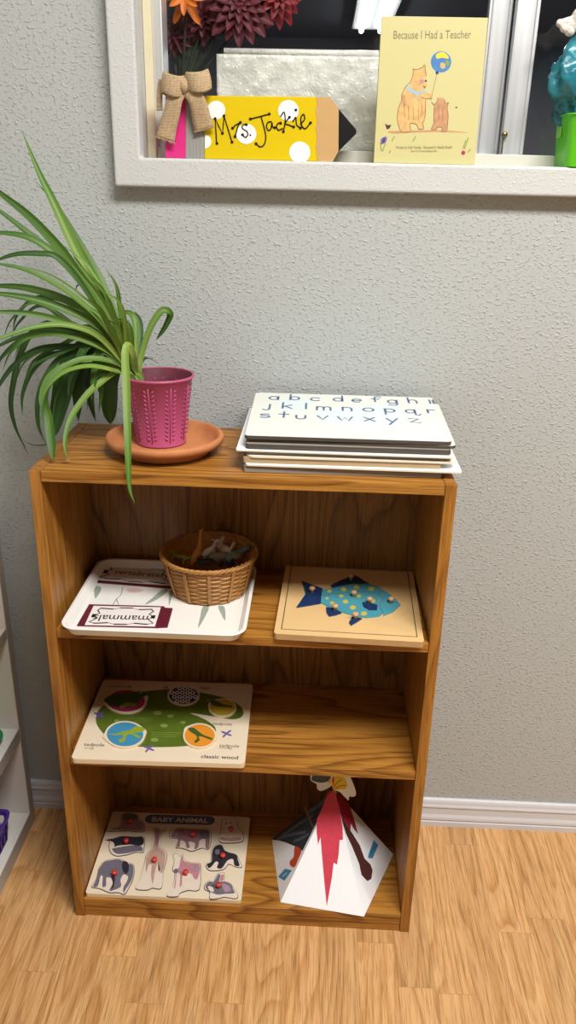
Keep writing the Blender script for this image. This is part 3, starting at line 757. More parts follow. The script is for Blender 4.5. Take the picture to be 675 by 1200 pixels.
# inner fan
for k in range(17):
    a = random.uniform(0, 1)
    tip = (random.uniform(62, 122), random.uniform(345, 405)) if k % 2 else (random.uniform(95, 140), random.uniform(310, 375))
    mid = ((tip[0]+158)/2+random.uniform(0, 9), (tip[1]+440)/2-random.uniform(4, 22))
    q = (mid[0]*.5+tip[0]*.5+4, mid[1]*.5+tip[1]*.5-5)
    leaf([tip, q, mid, (150+random.uniform(0, 6), 424), B_(k)], random.uniform(4.5, 8), random.uniform(-.24, -.06), m=random.choice((0, 0, 1)))
for k in range(15):
    tx, ty = random.uniform(50, 128), random.uniform(440, 492)
    top = (tx*.62+150*.38+random.uniform(-6, 6), random.uniform(398, 424))
    leaf([(tx, ty), (tx+3, ty-22), (tx*.85+150*.15, (ty+top[1])/2-8), top, (138, 420), B_(k)], random.uniform(7, 13), random.uniform(-.2, -.06), m=2 if k % 3 else 1)
for k in range(7):
    tx, ty = random.uniform(2, 40), random.uniform(395, 470)
    leaf([(tx, ty), (tx+12, ty-24), (tx+42, ty-38+random.uniform(-6, 4)), (105, 402+random.uniform(-10, 8)), (140, 422), B_(k)], random.uniform(5, 8), random.uniform(-.22, -.08), m=random.choice((1, 2)))
leafb.build('foliage', pp)
b = MB(); q = atz(72, 542.5, H+.0012); e = atz(83, 540.5, H+.003)
b.strip(cr_open([q, (q+e)/2+V((0, 0, .003)), e], 5), [V((.2, 1, .3)).normalized()]*11, [.0005+.003*math.sin(PI*i/10) for i in range(11)], M_dry, .2, [UP3]*11)
b.build('leaf_tip', pp, solid=.0004)
bpy.data.objects['leaf_tip']['label'] = 'curled dry brown tip'

# ------------------------------------------------------------------ boards stacked on the bookcase
def arc(cx, cy, rx, ry, a0, a1, n=12): return [(cx+rx*math.cos(math.radians(a0+(a1-a0)*i/n)), cy+ry*math.sin(math.radians(a0+(a1-a0)*i/n))) for i in range(n+1)]
O_ = lambda cx, rx=.27: arc(cx, .3, rx, .3, 0, 360, 16)
SF = {'a': [O_(.27), [(.54, .6), (.54, 0)]], 'b': [[(0, 1), (0, 0)], O_(.27)], 'c': [arc(.28, .3, .28, .3, 45, 315)], 'd': [O_(.27), [(.54, 1), (.54, 0)]],
 'e': [[(0, .3), (.54, .3)]+arc(.27, .3, .27, .3, 0, 305)], 'f': [[(.17, 0), (.17, .75)]+arc(.37, .75, .2, .22, 180, 40, 8), [(0, .5), (.42, .5)]],
 'g': [O_(.27), [(.54, .6), (.54, -.15)]+arc(.27, -.15, .27, .22, 0, -150, 8)], 'h': [[(0, 1), (0, 0)], arc(.24, .35, .24, .25, 180, 0, 8)+[(.48, 0)]],
 'i': [[(0, .66), (0, 0)], [(.2, .66), (.2, 0)]], 'j': [[(.4, .85), (.4, .05)]+arc(.2, .05, .2, .2, 0, -140, 8)], 'k': [[(0, 1), (0, 0)], [(.5, .62), (0, .28)], [(.14, .38), (.52, 0)]],
 'l': [[(0, 1), (0, 0)]], 'm': [[(0, .6), (0, 0)], arc(.2, .4, .2, .2, 180, 0, 8)+[(.4, 0)], arc(.6, .4, .2, .2, 180, 0, 8)+[(.8, 0)]],
 'n': [[(0, .6), (0, 0)], arc(.26, .35, .26, .25, 180, 0, 8)+[(.52, 0)]], 'o': [O_(.3, .3)], 'p': [[(0, .6), (0, -.38)], O_(.28, .28)], 'q': [O_(.27), [(.54, .6), (.54, -.3), (.72, -.36), (.8, -.2)]],
 'r': [[(0, .6), (0, 0)], arc(.26, .32, .26, .26, 180, 60, 8)], 's': [arc(.24, .46, .24, .14, 30, 250, 8)+arc(.26, .15, .26, .16, 80, -150, 8)], 't': [[(.25, .95), (.25, 0)], [(0, .55), (.5, .55)]],
 'u': [[(0, .6), (0, .25)]+arc(.26, .25, .26, .25, 180, 360, 8)+[(.52, .6)]], 'v': [[(0, .6), (.28, 0), (.56, .6)]], 'w': [[(0, .6), (.2, 0), (.4, .5), (.6, 0), (.8, .6)]],
 'x': [[(0, .6), (.56, 0)], [(.56, .6), (0, 0)]], 'y': [[(0, .6), (.28, .05)], [(.6, .62), (.1, -.38)]], 'z': [[(0, .6), (.52, .6), (0, 0), (.56, 0)]]}
stack = [  # thickness, x0, x1, y front, y back, rot deg, material top, side, corner radius
 (.0100, .3135, .606, -.257, -.045, .3, M_greyb, M_greyb, .003, 'brown-grey backing board at the very bottom of the board stack', 'board'),
 (.0028, .3165, .6335, -.262, -.036, -.4, M_paper, M_card, .004, 'white sheet board jutting furthest right low in the stack', 'board'),
 (.0085, .3125, .6035, -.255, -.050, .2, M_kraft, M_kraft, .003, 'thick tan cardboard slab above the lowest white sheet', 'board'),
 (.0030, .3170, .6260, -.257, -.040, .3, M_card, M_card, .012, 'thin cream board with rounded corners above the tan cardboard', 'board'),
 (.0055, .3150, .6180, -.252, -.048, -.2, M_kraft, M_greyb, .006, 'grey-brown board in the middle of the board stack', 'board'),
 (.0022, .3020, .6190, -.258, -.040, -.5, M_paper, M_card, .003, 'white sheet with a corner poking out left of the stack', 'board'),
 (.0085, .3155, .6170, -.252, -.036, .15, M_greyb, M_darkedge, .006, 'dark-edged lap board third from the top of the stack', 'board'),
 (.0045, .3200, .6240, -.247, -.034, -.5, M_wb, M_darkedge, .008, 'whiteboard peeking out right beneath the lettered whiteboard', 'whiteboard'),
 (.0055, .3140, .6170, -.249, -.026, .25, M_wb, M_darkedge, .006, 'whiteboard with handwritten blue alphabet on top of the stack', 'whiteboard')]
zz = H+.0004
for k, (th, x0, x1, ya, yb_, rot, mt, ms, cr_, lab, cat) in enumerate(stack):
    tilt = math.radians(.34*k)
    cx, cy = (x0+x1)/2, ya
    ca, sa = math.cos(math.radians(rot)), math.sin(math.radians(rot))
    pl = Plane((cx, cy, zz), (ca, sa, 0), (-sa, ca, math.tan(tilt)))
    hw = (x1-x0)/2; dp = yb_-ya
    b = MB(); b.prism(pl, rrect(-hw, hw, 0, dp, cr_), 0, th*.92, ms); b.prism(pl, rrect(-hw+.0003, hw-.0003, .0003, dp-.0003, cr_), th*.92, th, mt, mt if k not in (7, 8) else ms)
    if k < 8:
        tag(b.build('whiteboard' if cat == 'whiteboard' else 'stacked_board', bevel=.0004), lab, cat, 'boards stacked on the bookcase')
    else:
        t = thing('whiteboard', lab, cat, (cx, cy+dp/2, zz), 'boards stacked on the bookcase')
        b.build('board', t, bevel=.0004)
        w = MB(); top = Plane(pl.at(0, 0, th), pl.ex, pl.ey)
        rows = [zip('abcdefghi', [(321, 466.3), (345.5, 466.6), (369, 467.7), (396, 468.2), (418, 469.3), (441, 468.8), (459.6, 470.6), (483.3, 470.4), (505.6, 470.9)]),
                zip('jklmnopqr', [(312.4, 477.2), (336.5, 476.4), (358.6, 477), (379.4, 478.5), (406.7, 479.2), (431.6, 480), (456.7, 481), (483.3, 482), (505, 482)]),
                zip('stuvwxyz', [(310.8, 487), (332.6, 487), (352.5, 488.7), (378, 489.4), (404.4, 490.6), (433, 491.2), (459.6, 492.6), (486, 492.8)])]
        UN = .030
        for r_ in rows:
            for ch, (u, v) in r_:
                A = top.px(u, v); allp = [p for s_ in SF[ch] for p in s_]; mx = (min(p[0] for p in allp)+max(p[0] for p in allp))/2
                for s_ in SF[ch]:
                    w.stroke(top, [(A[0]+(p[0]-mx)*UN*.92, A[1]+(p[1]-.33)*UN) for p in s_], .0033, .0001, .0003, M_marker)
        w.build('lettering', t)
        sm = MB(); sm.pxprism(top, [(372, 482), (440, 474), (470, 478), (462, 500), (410, 499), (376, 493)], .00002, .00006, M_smudge, smooth=4)
        sm.pxprism(top, [(330, 468), (352, 466), (366, 474), (348, 483), (330, 480)], .00002, .00006, M_smudge, smooth=4); sm.build('smudge', t)
    zz += th+.0003+.0004*(k > 5)

# ------------------------------------------------------------------ tray, cards, basket on the upper shelf
tr = thing('serving_tray', 'white melamine tray with grey-green leaf print on the upper shelf', 'tray', (.175, -.18, Z1))
tz = Z1+.0004
b = open_tray('t', .0405, .3095, -.300, -.068, tz, .0175, .0085, .0028, M_white, .016, .003)
b.build('body', tr, bevel=.0006)
tp = flat(tz+.0028)
zA = zm(90, 640, 5.625); zB = zm(225, 660, 9)
def blade(pts, mat, h=.0002): MB().pxprism(tp, pts, .00002, h, mat, smooth=3).build('leaf_print', tr)
blade(zB([(112, 462), (180, 462), (140, 560), (65, 683), (88, 560)]), M_leafprint); blade(zB([(275, 458), (335, 455), (352, 520), (348, 605), (310, 540)]), M_leafprint)
blade(zA([(118, 268), (160, 272), (155, 300), (120, 345)]), M_leafprint); blade(zA([(560, 290), (605, 290), (540, 345), (450, 386), (500, 340)]), M_leafprint)
blade(zA([(612, 296), (634, 298), (622, 350), (606, 392)]), M_leafprint); blade(zA([(215, 58), (238, 58), (240, 92), (220, 92)]), M_leafprint)
blade(zA([(525, 64), (545, 64), (560, 105), (540, 105)]), M_leafprint)
for s_ in ([(303, 272), (290, 320), (262, 350), (240, 384)], [(262, 350), (275, 384)], [(315, 58), (316, 95)], [(472, 62), (474, 100)]): MB().pxstroke(tp, zA(s_), .0016, .00002, .0002, M_leafprint, 4).build('stem_print', tr)
blade(zA([(330, 285), (380, 278), (440, 290), (400, 305), (345, 302)]), M_pinkprint)

def card(lab, corners, inner, txt, a, bb_, zbase, rot, th=.0016, strip=None):
    o = thing('name_card', lab, 'card', tuple(atz(*corners[0], zbase)), 'word cards on the white tray')
    pl = flat(zbase+th)
    b = MB(); b.pxprism(pl, corners, -th, 0, M_maroon)
    if strip: b.pxprism(pl, strip, -th, -.0002, M_maroon)
    b.build('backing', o)
    b = MB(); b.pxprism(pl, inner, .00002, .0003, M_label)
    q = [V(p) for p in inner]                       # ornamental border: bracket curves
    def bl(s_, t_): return tuple((q[0]*(1-s_)+q[1]*s_)*(1-t_)+(q[3]*(1-s_)+q[2]*s_)*t_)
    for seq in ([(.13, .12), (.3, .15), (.42, .08), (.58, .08), (.70, .15), (.87, .12)], [(.13, .9), (.3, .86), (.42, .93), (.58, .93), (.70, .86), (.87, .9)]):
        b.pxstroke(pl, [bl(*p) for p in seq], .0012, .0003, .00045, M_black, 4)
        for i in (0, 2, 4): b.pxstroke(pl, [bl(*seq[i]), bl(*seq[i+1])], .0032, .0003, .00045, M_black)
    for sx in (0, 1):
        X = lambda p: p if not sx else 1-p
        b.pxstroke(pl, [bl(X(.13), .12), bl(X(.09), .22), bl(X(.14), .38), bl(X(.05), .5), bl(X(.13), .64), bl(X(.04), .84), bl(X(.13), .9)], .0024, .0003, .00045, M_black)
        b.pxprism(pl, [bl(X(.04), .42), bl(X(.1), .44), bl(X(.1), .58), bl(X(.04), .6)], .0003, .00045, M_black)
    b.build('label_print', o)
    b = MB(); b.text(pl, a, bb_, txt, 0, .0005, M_tagink, 1.15, .006); b.build('lettering', o)
zC = zm(88, 700, 5.77); zD = zm(105, 650, 6.75)
card('maroon-edged card reading "vertebrates" towards the back of the white tray', zD([(120, 48), (650, 92), (690, 268), (25, 215)]), zD([(135, 62), (640, 105), (672, 250), (45, 200)]), 'vertebrates', zD([(188, 150)])[0], zD([(582, 180)])[0], tz+.0030, 0)
bpy.context.view_layer.update()
card('maroon-edged card reading "mammals" at the front of the white tray', zC([(95, 48), (585, 60), (612, 62), (590, 190), (545, 203), (10, 190)]) if False else zC([(95, 46), (605, 60), (565, 204), (12, 190)]), zC([(125, 58), (580, 68), (540, 198), (65, 188)]), 'mammals', zC([(498, 127)])[0], zC([(130, 120)])[0], tz+.0030, 180, strip=zC([(600, 68), (660, 72), (625, 200), (560, 203)]))

# wicker basket
BC = V((.2425, -.1335, tz+.0030)); BH = .0705; BR0, BR1 = .0620, .0805
wb = thing('wicker_basket', 'round woven wicker basket of toy animals on the white tray', 'basket', tuple(BC))
b = MB(); NR, NS, seg = 16, 24, 192; rows = []
def brad(z): return BR0+(BR1-BR0)*(z/BH)**.85
SUB = 5
for k in range(NR*SUB+1):
    z = BH*.98*k/(NR*SUB); row = int(min(k, NR*SUB-1)/SUB); ph = (k % SUB)/SUB; pts = []
    for i in range(seg):
        th = 2*PI*i/seg; w_ = math.cos(NS/2*th+PI*(row % 2)); bulge = math.sin(PI*ph)
        st = abs((th*NS/(2*PI)) % 1-.5) < .16
        r_ = brad(z)+.0016*w_*bulge+.0012*bulge-(.0006 if ph == 0 else 0)
        pts.append(BC+V((math.cos(th)*r_, math.sin(th)*r_, z+.0008)))
    rows.append(b.addv(pts))
for k in range(len(rows)-1):
    for i in range(seg): b.face((rows[k]+i, rows[k]+(i+1) % seg, rows[k+1]+(i+1) % seg, rows[k+1]+i), M_wicker, True)
inn = [b.addv([BC+V((math.cos(2*PI*i/seg)*(brad(z)-.0035), math.sin(2*PI*i/seg)*(brad(z)-.0035), z)) for i in range(seg)]) for z in (.004, BH*.5, BH*.98)]
for k in range(2):
    for i in range(seg): b.face((inn[k]+(i+1) % seg, inn[k]+i, inn[k+1]+i, inn[k+1]+(i+1) % seg), M_wicker, True)
b.build('woven_side', wb)
b = MB()
for k in range(NS):
    th = 2*PI*(k+.5)/NS
    if k % 2: continue
    pth = [BC+V((math.cos(th+d)*(brad(z)+.0022), math.sin(th+d)*(brad(z)+.0022), z)) for z in (.003, BH*.33, BH*.66, BH*.95) for d in (0,)]
    tn = V((-math.sin(th), math.cos(th), 0)); b.strip(cr_open(pth, 4), [tn]*13, [.0062]*13, M_wicker, 0, None)
b.build('stake', wb, solid=.0014)
b = MB()
for k in range(3):
    b.tube([BC+V((math.cos(2*PI*i/120)*(BR1+.0005+.0022*math.cos(i*.9+k*2.1)), math.sin(2*PI*i/120)*(BR1+.0005+.0022*math.cos(i*.9+k*2.1)), BH+.0022*math.sin(i*.9+k*2.1))) for i in range(120)], .0023, M_wicker, 6, True)
b.build('rim', wb)
MB().lathe([(0, .0005), (BR0-.001, .0005), (BR0-.0025, .004), (0, .004)], BC, M_wicker, 48, False).build('base', wb)

# toy animals lying in it
def toy(name, lab, c, ln, rx, rz, tl, mat, neck=.5, leg=.8, horn=False, trunk=False, flatb=False, tail=.5, head=.3):
    """four-legged toy in its own frame (x forward, z up), turned and laid in the pile"""
    b = MB(); r_ = ln*.2*(.75 if flatb else 1)
    b.ball((0, 0, 0), (ln*.5, r_, r_*(.7 if flatb else 1.05)), mat)
    hp = V((ln*(.5+neck*.35), 0, ln*neck*.75)); b.tube([(ln*.36, 0, r_*.2), (V((ln*.38, 0, r_*.2))+hp)/2, hp], [r_*.75, r_*.5, r_*.42], mat, 10)
    b.ball(hp+V((ln*.08, 0, 0)), (ln*head*.62, ln*head*.36, ln*head*.38), mat)
    for sy in (-1, 1):
        for x in (.32, -.34):
            lg = ln*leg*.55; o = (.9 if flatb else .25)
            b.tube([(ln*x, sy*r_*.55, -r_*.2), (ln*(x+.03), sy*r_*(.6+o), -lg*.5), (ln*x, sy*r_*(.6+o), -lg), (ln*(x+.05), sy*r_*(.6+o), -lg-.001)], [r_*.42, r_*.3, r_*.26, r_*.28], mat, 8)
        b.ball(hp+V((0, sy*ln*head*.33, ln*head*.34)), (ln*.03, ln*.04, ln*.07), mat)
        if horn: b.tube([hp+V((0, sy*ln*.07, ln*.1)), hp+V((-ln*.08, sy*ln*.16, ln*.22)), hp+V((-ln*.2, sy*ln*.16, ln*.2))], [ln*.04, ln*.035, ln*.015], mat, 7)
    if trunk: b.tube([hp+V((ln*.2, 0, 0)), hp+V((ln*.34, 0, -ln*.12)), hp+V((ln*.36, 0, -ln*.34))], [ln*.07, ln*.05, ln*.03], mat, 8)
    b.tube([(-ln*.47, 0, r_*.3), (-ln*(.55+tail*.2), 0, -r_*.1), (-ln*(.6+tail*.55), 0, -r_*.6)], [r_*.35 if flatb else r_*.16, r_*.2 if flatb else r_*.1, r_*.06], mat, 7)
    R = Matrix.Rotation(rz, 3, 'Z') @ Matrix.Rotation(tl, 3, 'Y') @ Matrix.Rotation(rx, 3, 'X'); c = V(c); b.v = [c+R@v for v in b.v]
    return tag(b.build(name, loc=c, remesh=ln*.028), lab, 'toy animal', 'toy animals in the wicker basket')
T_o = P('toy_orange', '#c98a44', .5, var=.2, vs=150); T_w = P('toy_white', '#d8d0c6', .5, var=.2, vs=150); T_g = P('toy_green', '#8a993c', .5, var=.2, vs=150)
T_e = P('toy_olive_grey', '#8c8770', .5, var=.15, vs=150); T_b = P('toy_teal', '#5f858f', .5, var=.2, vs=150); T_k = P('toy_dark', '#2d2a2e', .5, var=.2, vs=150); T_r = P('toy_brown', '#7d4a26', .5); T_p = P('toy_pinkgrey', '#9a8078', .5)
bz = BC.z
def inb(u, v, z): return tuple(atz(u, v-3, z+.004))
toy('toy_giraffe', 'orange long-necked toy sticking its head up from the basket', inb(230, 653, bz+.054), .034, .1, 1.1, -.55, T_o, 1.1, .9, head=.26)
toy('toy_goat', 'whitish horned toy right of the orange one', inb(243, 650, bz+.054), .032, .5, .4, -.5, T_w, .5, .8, horn=True)
toy('toy_crocodile', 'green flat-backed toy at the left inside the basket', inb(212, 655, bz+.050), .040, .2, 2.6, .1, T_g, .12, .4, flatb=True, tail=.9)
toy('toy_elephant', 'olive-grey toy elephant lying in the middle of the basket', inb(258, 655, bz+.052), .038, 1.1, .3, .1, T_e, .35, .7, trunk=True, head=.42)
toy('toy_zebra', 'pale toy with raised legs behind the teal one', inb(263, 646, bz+.052), .034, 2.6, -.3, .3, T_w, .6, .9)
toy('toy_shark', 'teal-blue toy at the right inside the basket', inb(275, 654, bz+.053), .036, .8, .7, -.2, T_b, .3, .6, tail=.8)
toy('toy_bear', 'small brown toy beside the green one in the basket', inb(222, 659, bz+.046), .026, .2, .2, .1, T_r, .35, .6, head=.4)
toy('toy_panther', 'dark toy lying against the front of the basket', inb(240, 662, bz+.044), .034, 1.3, .1, 0, T_k, .35, .7)
toy('toy_pig', 'pinkish-grey toy in front of the olive elephant', inb(252, 661, bz+.042), .026, 1.9, 2.8, 0, T_p, .25, .5, head=.4)
toy('toy_wolf', 'dark toy deep at the right of the basket', inb(268, 662, bz+.040), .034, 1.2, 2.4, 0, T_k, .4, .7)
for k in range(5):
    pass

# ------------------------------------------------------------------ wooden puzzles
def board(name, lab, cor, zt, th, mat, r=.006, edge=M_plyedge):
    """puzzle tray: rectangle whose top corners (photo) are given: front-left, front-right, back-right, back-left"""
    pl0 = flat(zt+th); q = [V(pl0.px(*p)) for p in cor]
    c = sum(q, V((0, 0)))/4; ex = ((q[1]-q[0])+(q[2]-q[3])).normalized(); ey = V((-ex.y, ex.x))
    hw = ((q[1]-q[0]).length+(q[2]-q[3]).length)/4; hd = ((q[3]-q[0]).length+(q[2]-q[1]).length)/4
    pl = Plane((c.x, c.y, zt+th), (ex.x, ex.y, 0), (ey.x, ey.y, 0))
    o = thing(name, lab, 'puzzle', (c.x, c.y, zt))
    b = MB(); b.prism(pl, rrect(-hw, hw, -hd, hd, r), -th, -.0012, edge); b.prism(pl, rrect(-hw, hw, -hd, hd, r), -.0012, 0, mat, edge)
    b.build('board', o, bevel=.0004)
    return o, pl, hw, hd
def knob(o, c, mat, r=.0052, h=.012, small=False):
    pr = [(r*.55, 0), (r*.5, h*.35), (r*.62, h*.45), (r, h*.6), (r*.98, h*.85), (r*.7, h), (0, h*1.03)]
    return MB().lathe(pr, c, mat, 20).build('knob', o)
# fish
fo, fp, hw, hd = board('fish_puzzle', 'square plywood fish puzzle board on the upper shelf', [(320, 742.5), (496, 752.5), (485, 670), (335.5, 662)], Z1+.0004, .0105, M_birch)
b = MB(); k = .0075; i_ = .011
for s_ in ([(-hw+i_, -hd+i_+.004), (hw-i_+.001, -hd+i_+.004)], [(hw-i_+.001, -hd+i_+.004), (hw-i_+.001, hd-i_+.008)], [(hw-i_+.001, hd-i_+.008), (-hw+i_, hd-i_+.008)], [(-hw+i_, hd-i_+.008), (-hw+i_, -hd+i_+.004)]):
    b.stroke(fp, s_, .0016, -.0002, .00012, M_cut)
b.build('groove', fo)
zF = zm(335, 665, 4.655)
def fpiece(lab, pts, kn, mat, h=.0022, h0=.0001, sm=0, extra=None):
    b = MB(); b.pxprism(fp, zF(pts), h0, h0+h, mat, mat, sm)
    if extra: extra(b, h0+h)
    c = fp.at(*fp.px(*zF([kn])[0]), h0+h)
    o = tag(b.build('fish_piece', loc=fp.at(*fp.px(*zF([pts[0]])[0]))), lab, 'puzzle piece', 'fish puzzle pieces')
    knob(o, c, M_knobw, .0052, .011); return o
fpiece('navy forked tail piece of the fish puzzle', [(85, 78), (140, 98), (200, 120), (193, 160), (190, 200), (120, 212), (58, 222), (84, 184), (108, 150), (98, 112)], (143, 143), M_navy)
fpiece('navy dorsal fin piece on top of the fish', [(243, 104), (300, 75), (375, 47), (412, 68), (450, 92), (360, 93), (300, 108), (262, 117)], (355, 73), M_navy)
def spots(b, h):
    for x, y, r in ((237, 135, 13), (225, 175, 9), (252, 200, 12), (315, 125, 15), (302, 162, 12), (325, 193, 15), (385, 113, 16), (398, 162, 13), (365, 225, 17), (465, 123, 17), (472, 188, 16), (425, 258, 17)):
        b.pxprism(fp, zF(ell(x, y, r, r*.68, 14)), h-.0001, h+.00012, M_yellowp)
    b.pxstroke(fp, zF([(192, 160), (260, 150), (350, 143), (430, 140), (500, 152)]), .0009, h-.0001, h+.0001, M_cut, 4)
fpiece('light blue yellow-spotted body piece of the fish', [(190, 160), (200, 125), (260, 117), (360, 94), (450, 94), (500, 110), (528, 128), (510, 160), (505, 192), (512, 225), (528, 252), (510, 270), (440, 278), (380, 270), (300, 246), (230, 216), (190, 196)], (370, 165), M_sky, extra=spots)
fpiece('light blue head piece of the fish puzzle', [(531, 129), (565, 150), (600, 180), (625, 208), (585, 245), (531, 267), (532, 252), (515, 225), (509, 192), (514, 160)], (572, 200), M_sky)
fpiece('navy side fin piece lying on the fish body', [(415, 200), (460, 204), (500, 215), (496, 241), (455, 241), (425, 225)], (455, 205), M_navy, h0=.0024, h=.0014)
fpiece('navy belly fin piece nearer the fish tail', [(220, 221), (262, 232), (303, 253), (270, 264), (235, 270), (222, 250)], (268, 240), M_navy)
fpiece('small navy belly fin piece below the fish middle', [(362, 273), (415, 283), (385, 303), (355, 320), (345, 305)], (378, 285), M_navy)

# frog life cycle
go, gp, hw, hd = board('frog_puzzle', 'frog life cycle puzzle board with green lily pad on the middle shelf', [(84.5, 889), (287.5, 895.5), (296, 801.5), (119.5, 796.5)], Z2+.0004, .0095, M_cream, .008, M_birch2)
zG = zm(70, 780, 2.7); zg1 = zm(110, 800, 7.5); zg2 = zm(190, 795, 6.136)
b = MB(); b.pxprism(gp, zG([(115, 165), (128, 135), (180, 102), (270, 82), (350, 76), (450, 86), (530, 105), (575, 132), (578, 160), (545, 170), (480, 160), (412, 150), (455, 168), (492, 195), (485, 225), (440, 248), (380, 256), (290, 258), (205, 252), (150, 225), (120, 192)]), -.0002, .0001, M_lily, smooth=3)
for x, y, r in ((240, 110, 12), (310, 150, 14), (180, 175, 9), (350, 160, 10), (330, 190, 12), (300, 235, 13), (430, 110, 9), (470, 110, 7), (240, 225, 8), (390, 180, 9)): b.pxprism(gp, zG(ell(x, y, r, r*.5, 12)), .0001, .00018, M_lilyl)
b.build('lily_pad_print', go)
b = MB()
b.text(gp, zg1([(135, 40)])[0], zg1([(330, 42)])[0], 'adult frog', 0, .0002, M_tagink); b.text(gp, zg2([(272, 74)])[0], zg2([(348, 78)])[0], 'eggs', 0, .0002, M_tagink)
b.text(gp, zg2([(362, 334)])[0], zg2([(500, 340)])[0], 'tadpole', 0, .0002, M_tagink); b.text(gp, zg2([(410, 492)])[0], zg2([(552, 498)])[0], 'tadpole', 0, .0002, M_tagink)
b.text(gp, zG([(75, 254)])[0], zG([(140, 256)])[0], 'tadpole', 0, .0002, M_tagink, 1, .004); b.text(gp, zg2([(278, 572)])[0], zg2([(545, 582)])[0], 'classic wood', 0, .0002, M_black, 1, .012)
b.text(gp, zG([(77, 263)])[0], zG([(108, 264)])[0], 'w/ legs', 0, .0002, M_tagink); b.text(gp, zG([(505, 262)])[0], zG([(545, 264)])[0], 'front legs', 0, .0002, M_tagink)
for y0_, xa, xb in ((166, 185, 290), (172, 180, 285), (178, 195, 270), (212, 290, 380), (218, 290, 378), (224, 290, 372)):
    x = xa
    while x < xb:
        w_ = random.uniform(5, 12); b.pxstroke(gp, zG([(x, y0_+(x-xa)*.01), (x+w_, y0_+(x-xa)*.01)]), .0009, .0001, .0002, M_lilyl); x += w_+3
b.build('lettering', go)
for x, y in ((125, 156), (282, 262), (527, 215), (335, 70)):
    b = MB(); s_ = 1 if y > 100 else .5
    b.pxprism(gp, zG(ell(x, y, 14*s_, 3*s_, 12, .5)), 0, .0002, M_violet)
    for dx, dy in ((-12, -4), (-8, 8), (12, -7), (13, 5)): b.pxprism(gp, zG(ell(x+dx*s_*.7, y+dy*s_*.8, 9*s_, 3*s_, 10, math.atan2(dy, dx))), .0002, .0003, M_violet)
    b.build('dragonfly_print', go)
def gpiece(lab, cx, cy, rx, ry, col, draw, tips=()):
    b = MB(); out = []
    for i in range(36):
        a = 2*PI*i/36; r_ = 1.0
        for ta, am in tips: r_ += am*math.exp(-((math.atan2(math.sin(a-ta), math.cos(a-ta)))/.22)**2)
        out.append((cx+rx*r_*math.cos(a), cy+ry*r_*math.sin(a)))
    b.pxprism(gp, zG(out), .0001, .0030, M_cream, M_birch2); b.pxprism(gp, zG(ell(cx, cy, rx*.90, ry*.88, 36)), .0030, .0031, col)
    draw(b, .0031, .0033)
    return tag(b.build('frog_piece', loc=gp.at(*gp.px(*zG([(cx, cy)])[0]))), lab, 'puzzle piece', 'frog puzzle pieces')
def d_frog(b, a, c):
    b.pxprism(gp, zg1([(90, 165), (130, 130), (200, 118), (290, 105), (360, 95), (410, 85), (440, 100), (490, 105), (455, 130), (400, 160), (390, 200), (350, 190), (300, 215), (250, 205), (230, 225), (190, 215), (150, 215), (110, 190)]), a, c, M_frogd, smooth=3)
    b.pxprism(gp, zg1([(280, 190), (340, 195), (380, 210), (350, 225), (300, 215), (250, 235), (225, 225)]), a, c+.0001, M_frogl, smooth=3); b.pxprism(gp, zg1(ell(412, 100, 11, 9, 10)), a, c+.0002, M_gold)
gpiece('pink oval puzzle piece with the grown green frog', 210, 116, 66, 39, M_magenta, d_frog, ((3.0, .1), (-.35, .13)))
def d_eggs(b, a, c):
    for j in range(4):
        for i in range(6):
            x = 392+(i-2.5)*16.5+(j % 2)*8.2-4; y = 97+(j-1.5)*13.5
            if ((x-392)/46)**2+((y-97)/27)**2 < .95: b.pxprism(gp, zG(ell(x, y, 7.4, 6.0, 12)), a, c, M_paper); b.pxprism(gp, zG(ell(x, y, 3.9, 3.2, 10)), c, c+.0001, M_eggs)
gpiece('dark blue oval puzzle piece covered in white frog eggs', 392, 98, 51, 31, M_eggs, d_eggs)
def d_tad(b, a, c): b.pxprism(gp, zg2([(345, 180), (375, 168), (410, 180), (440, 198), (500, 208), (495, 218), (440, 212), (400, 210), (360, 200)]), a, c, M_frogd, smooth=3)
gpiece('small yellow oval puzzle piece with a plain tadpole', 515, 137, 44, 29, M_gold, d_tad, ((-2.7, .12),))
def d_froglet(b, a, c):
    b.pxprism(gp, zg1([(120, 465), (200, 460), (260, 440), (320, 430), (370, 395), (440, 410), (450, 430), (400, 450), (350, 455), (400, 480), (410, 500), (370, 490), (330, 465), (285, 480), (275, 520), (230, 540), (220, 515), (255, 500), (250, 470), (200, 475)]), a, c, M_frogl, smooth=3)
gpiece('blue oval puzzle piece with the long-tailed froglet', 207, 222, 64, 43, M_bluep, d_froglet, ((2.95, .1), (-.25, .1)))
def d_tadl(b, a, c):
    b.pxprism(gp, zg2([(185, 370), (225, 365), (260, 390), (300, 418), (360, 440), (350, 452), (290, 430), (262, 430), (270, 455), (240, 475), (232, 462), (250, 445), (245, 420), (205, 395)]), a, c, M_frogd, smooth=3)
gpiece('orange oval puzzle piece with a legged tadpole', 443, 226, 53, 40, M_orange, d_tadl, ((-2.5, .1), (.25, .1)))

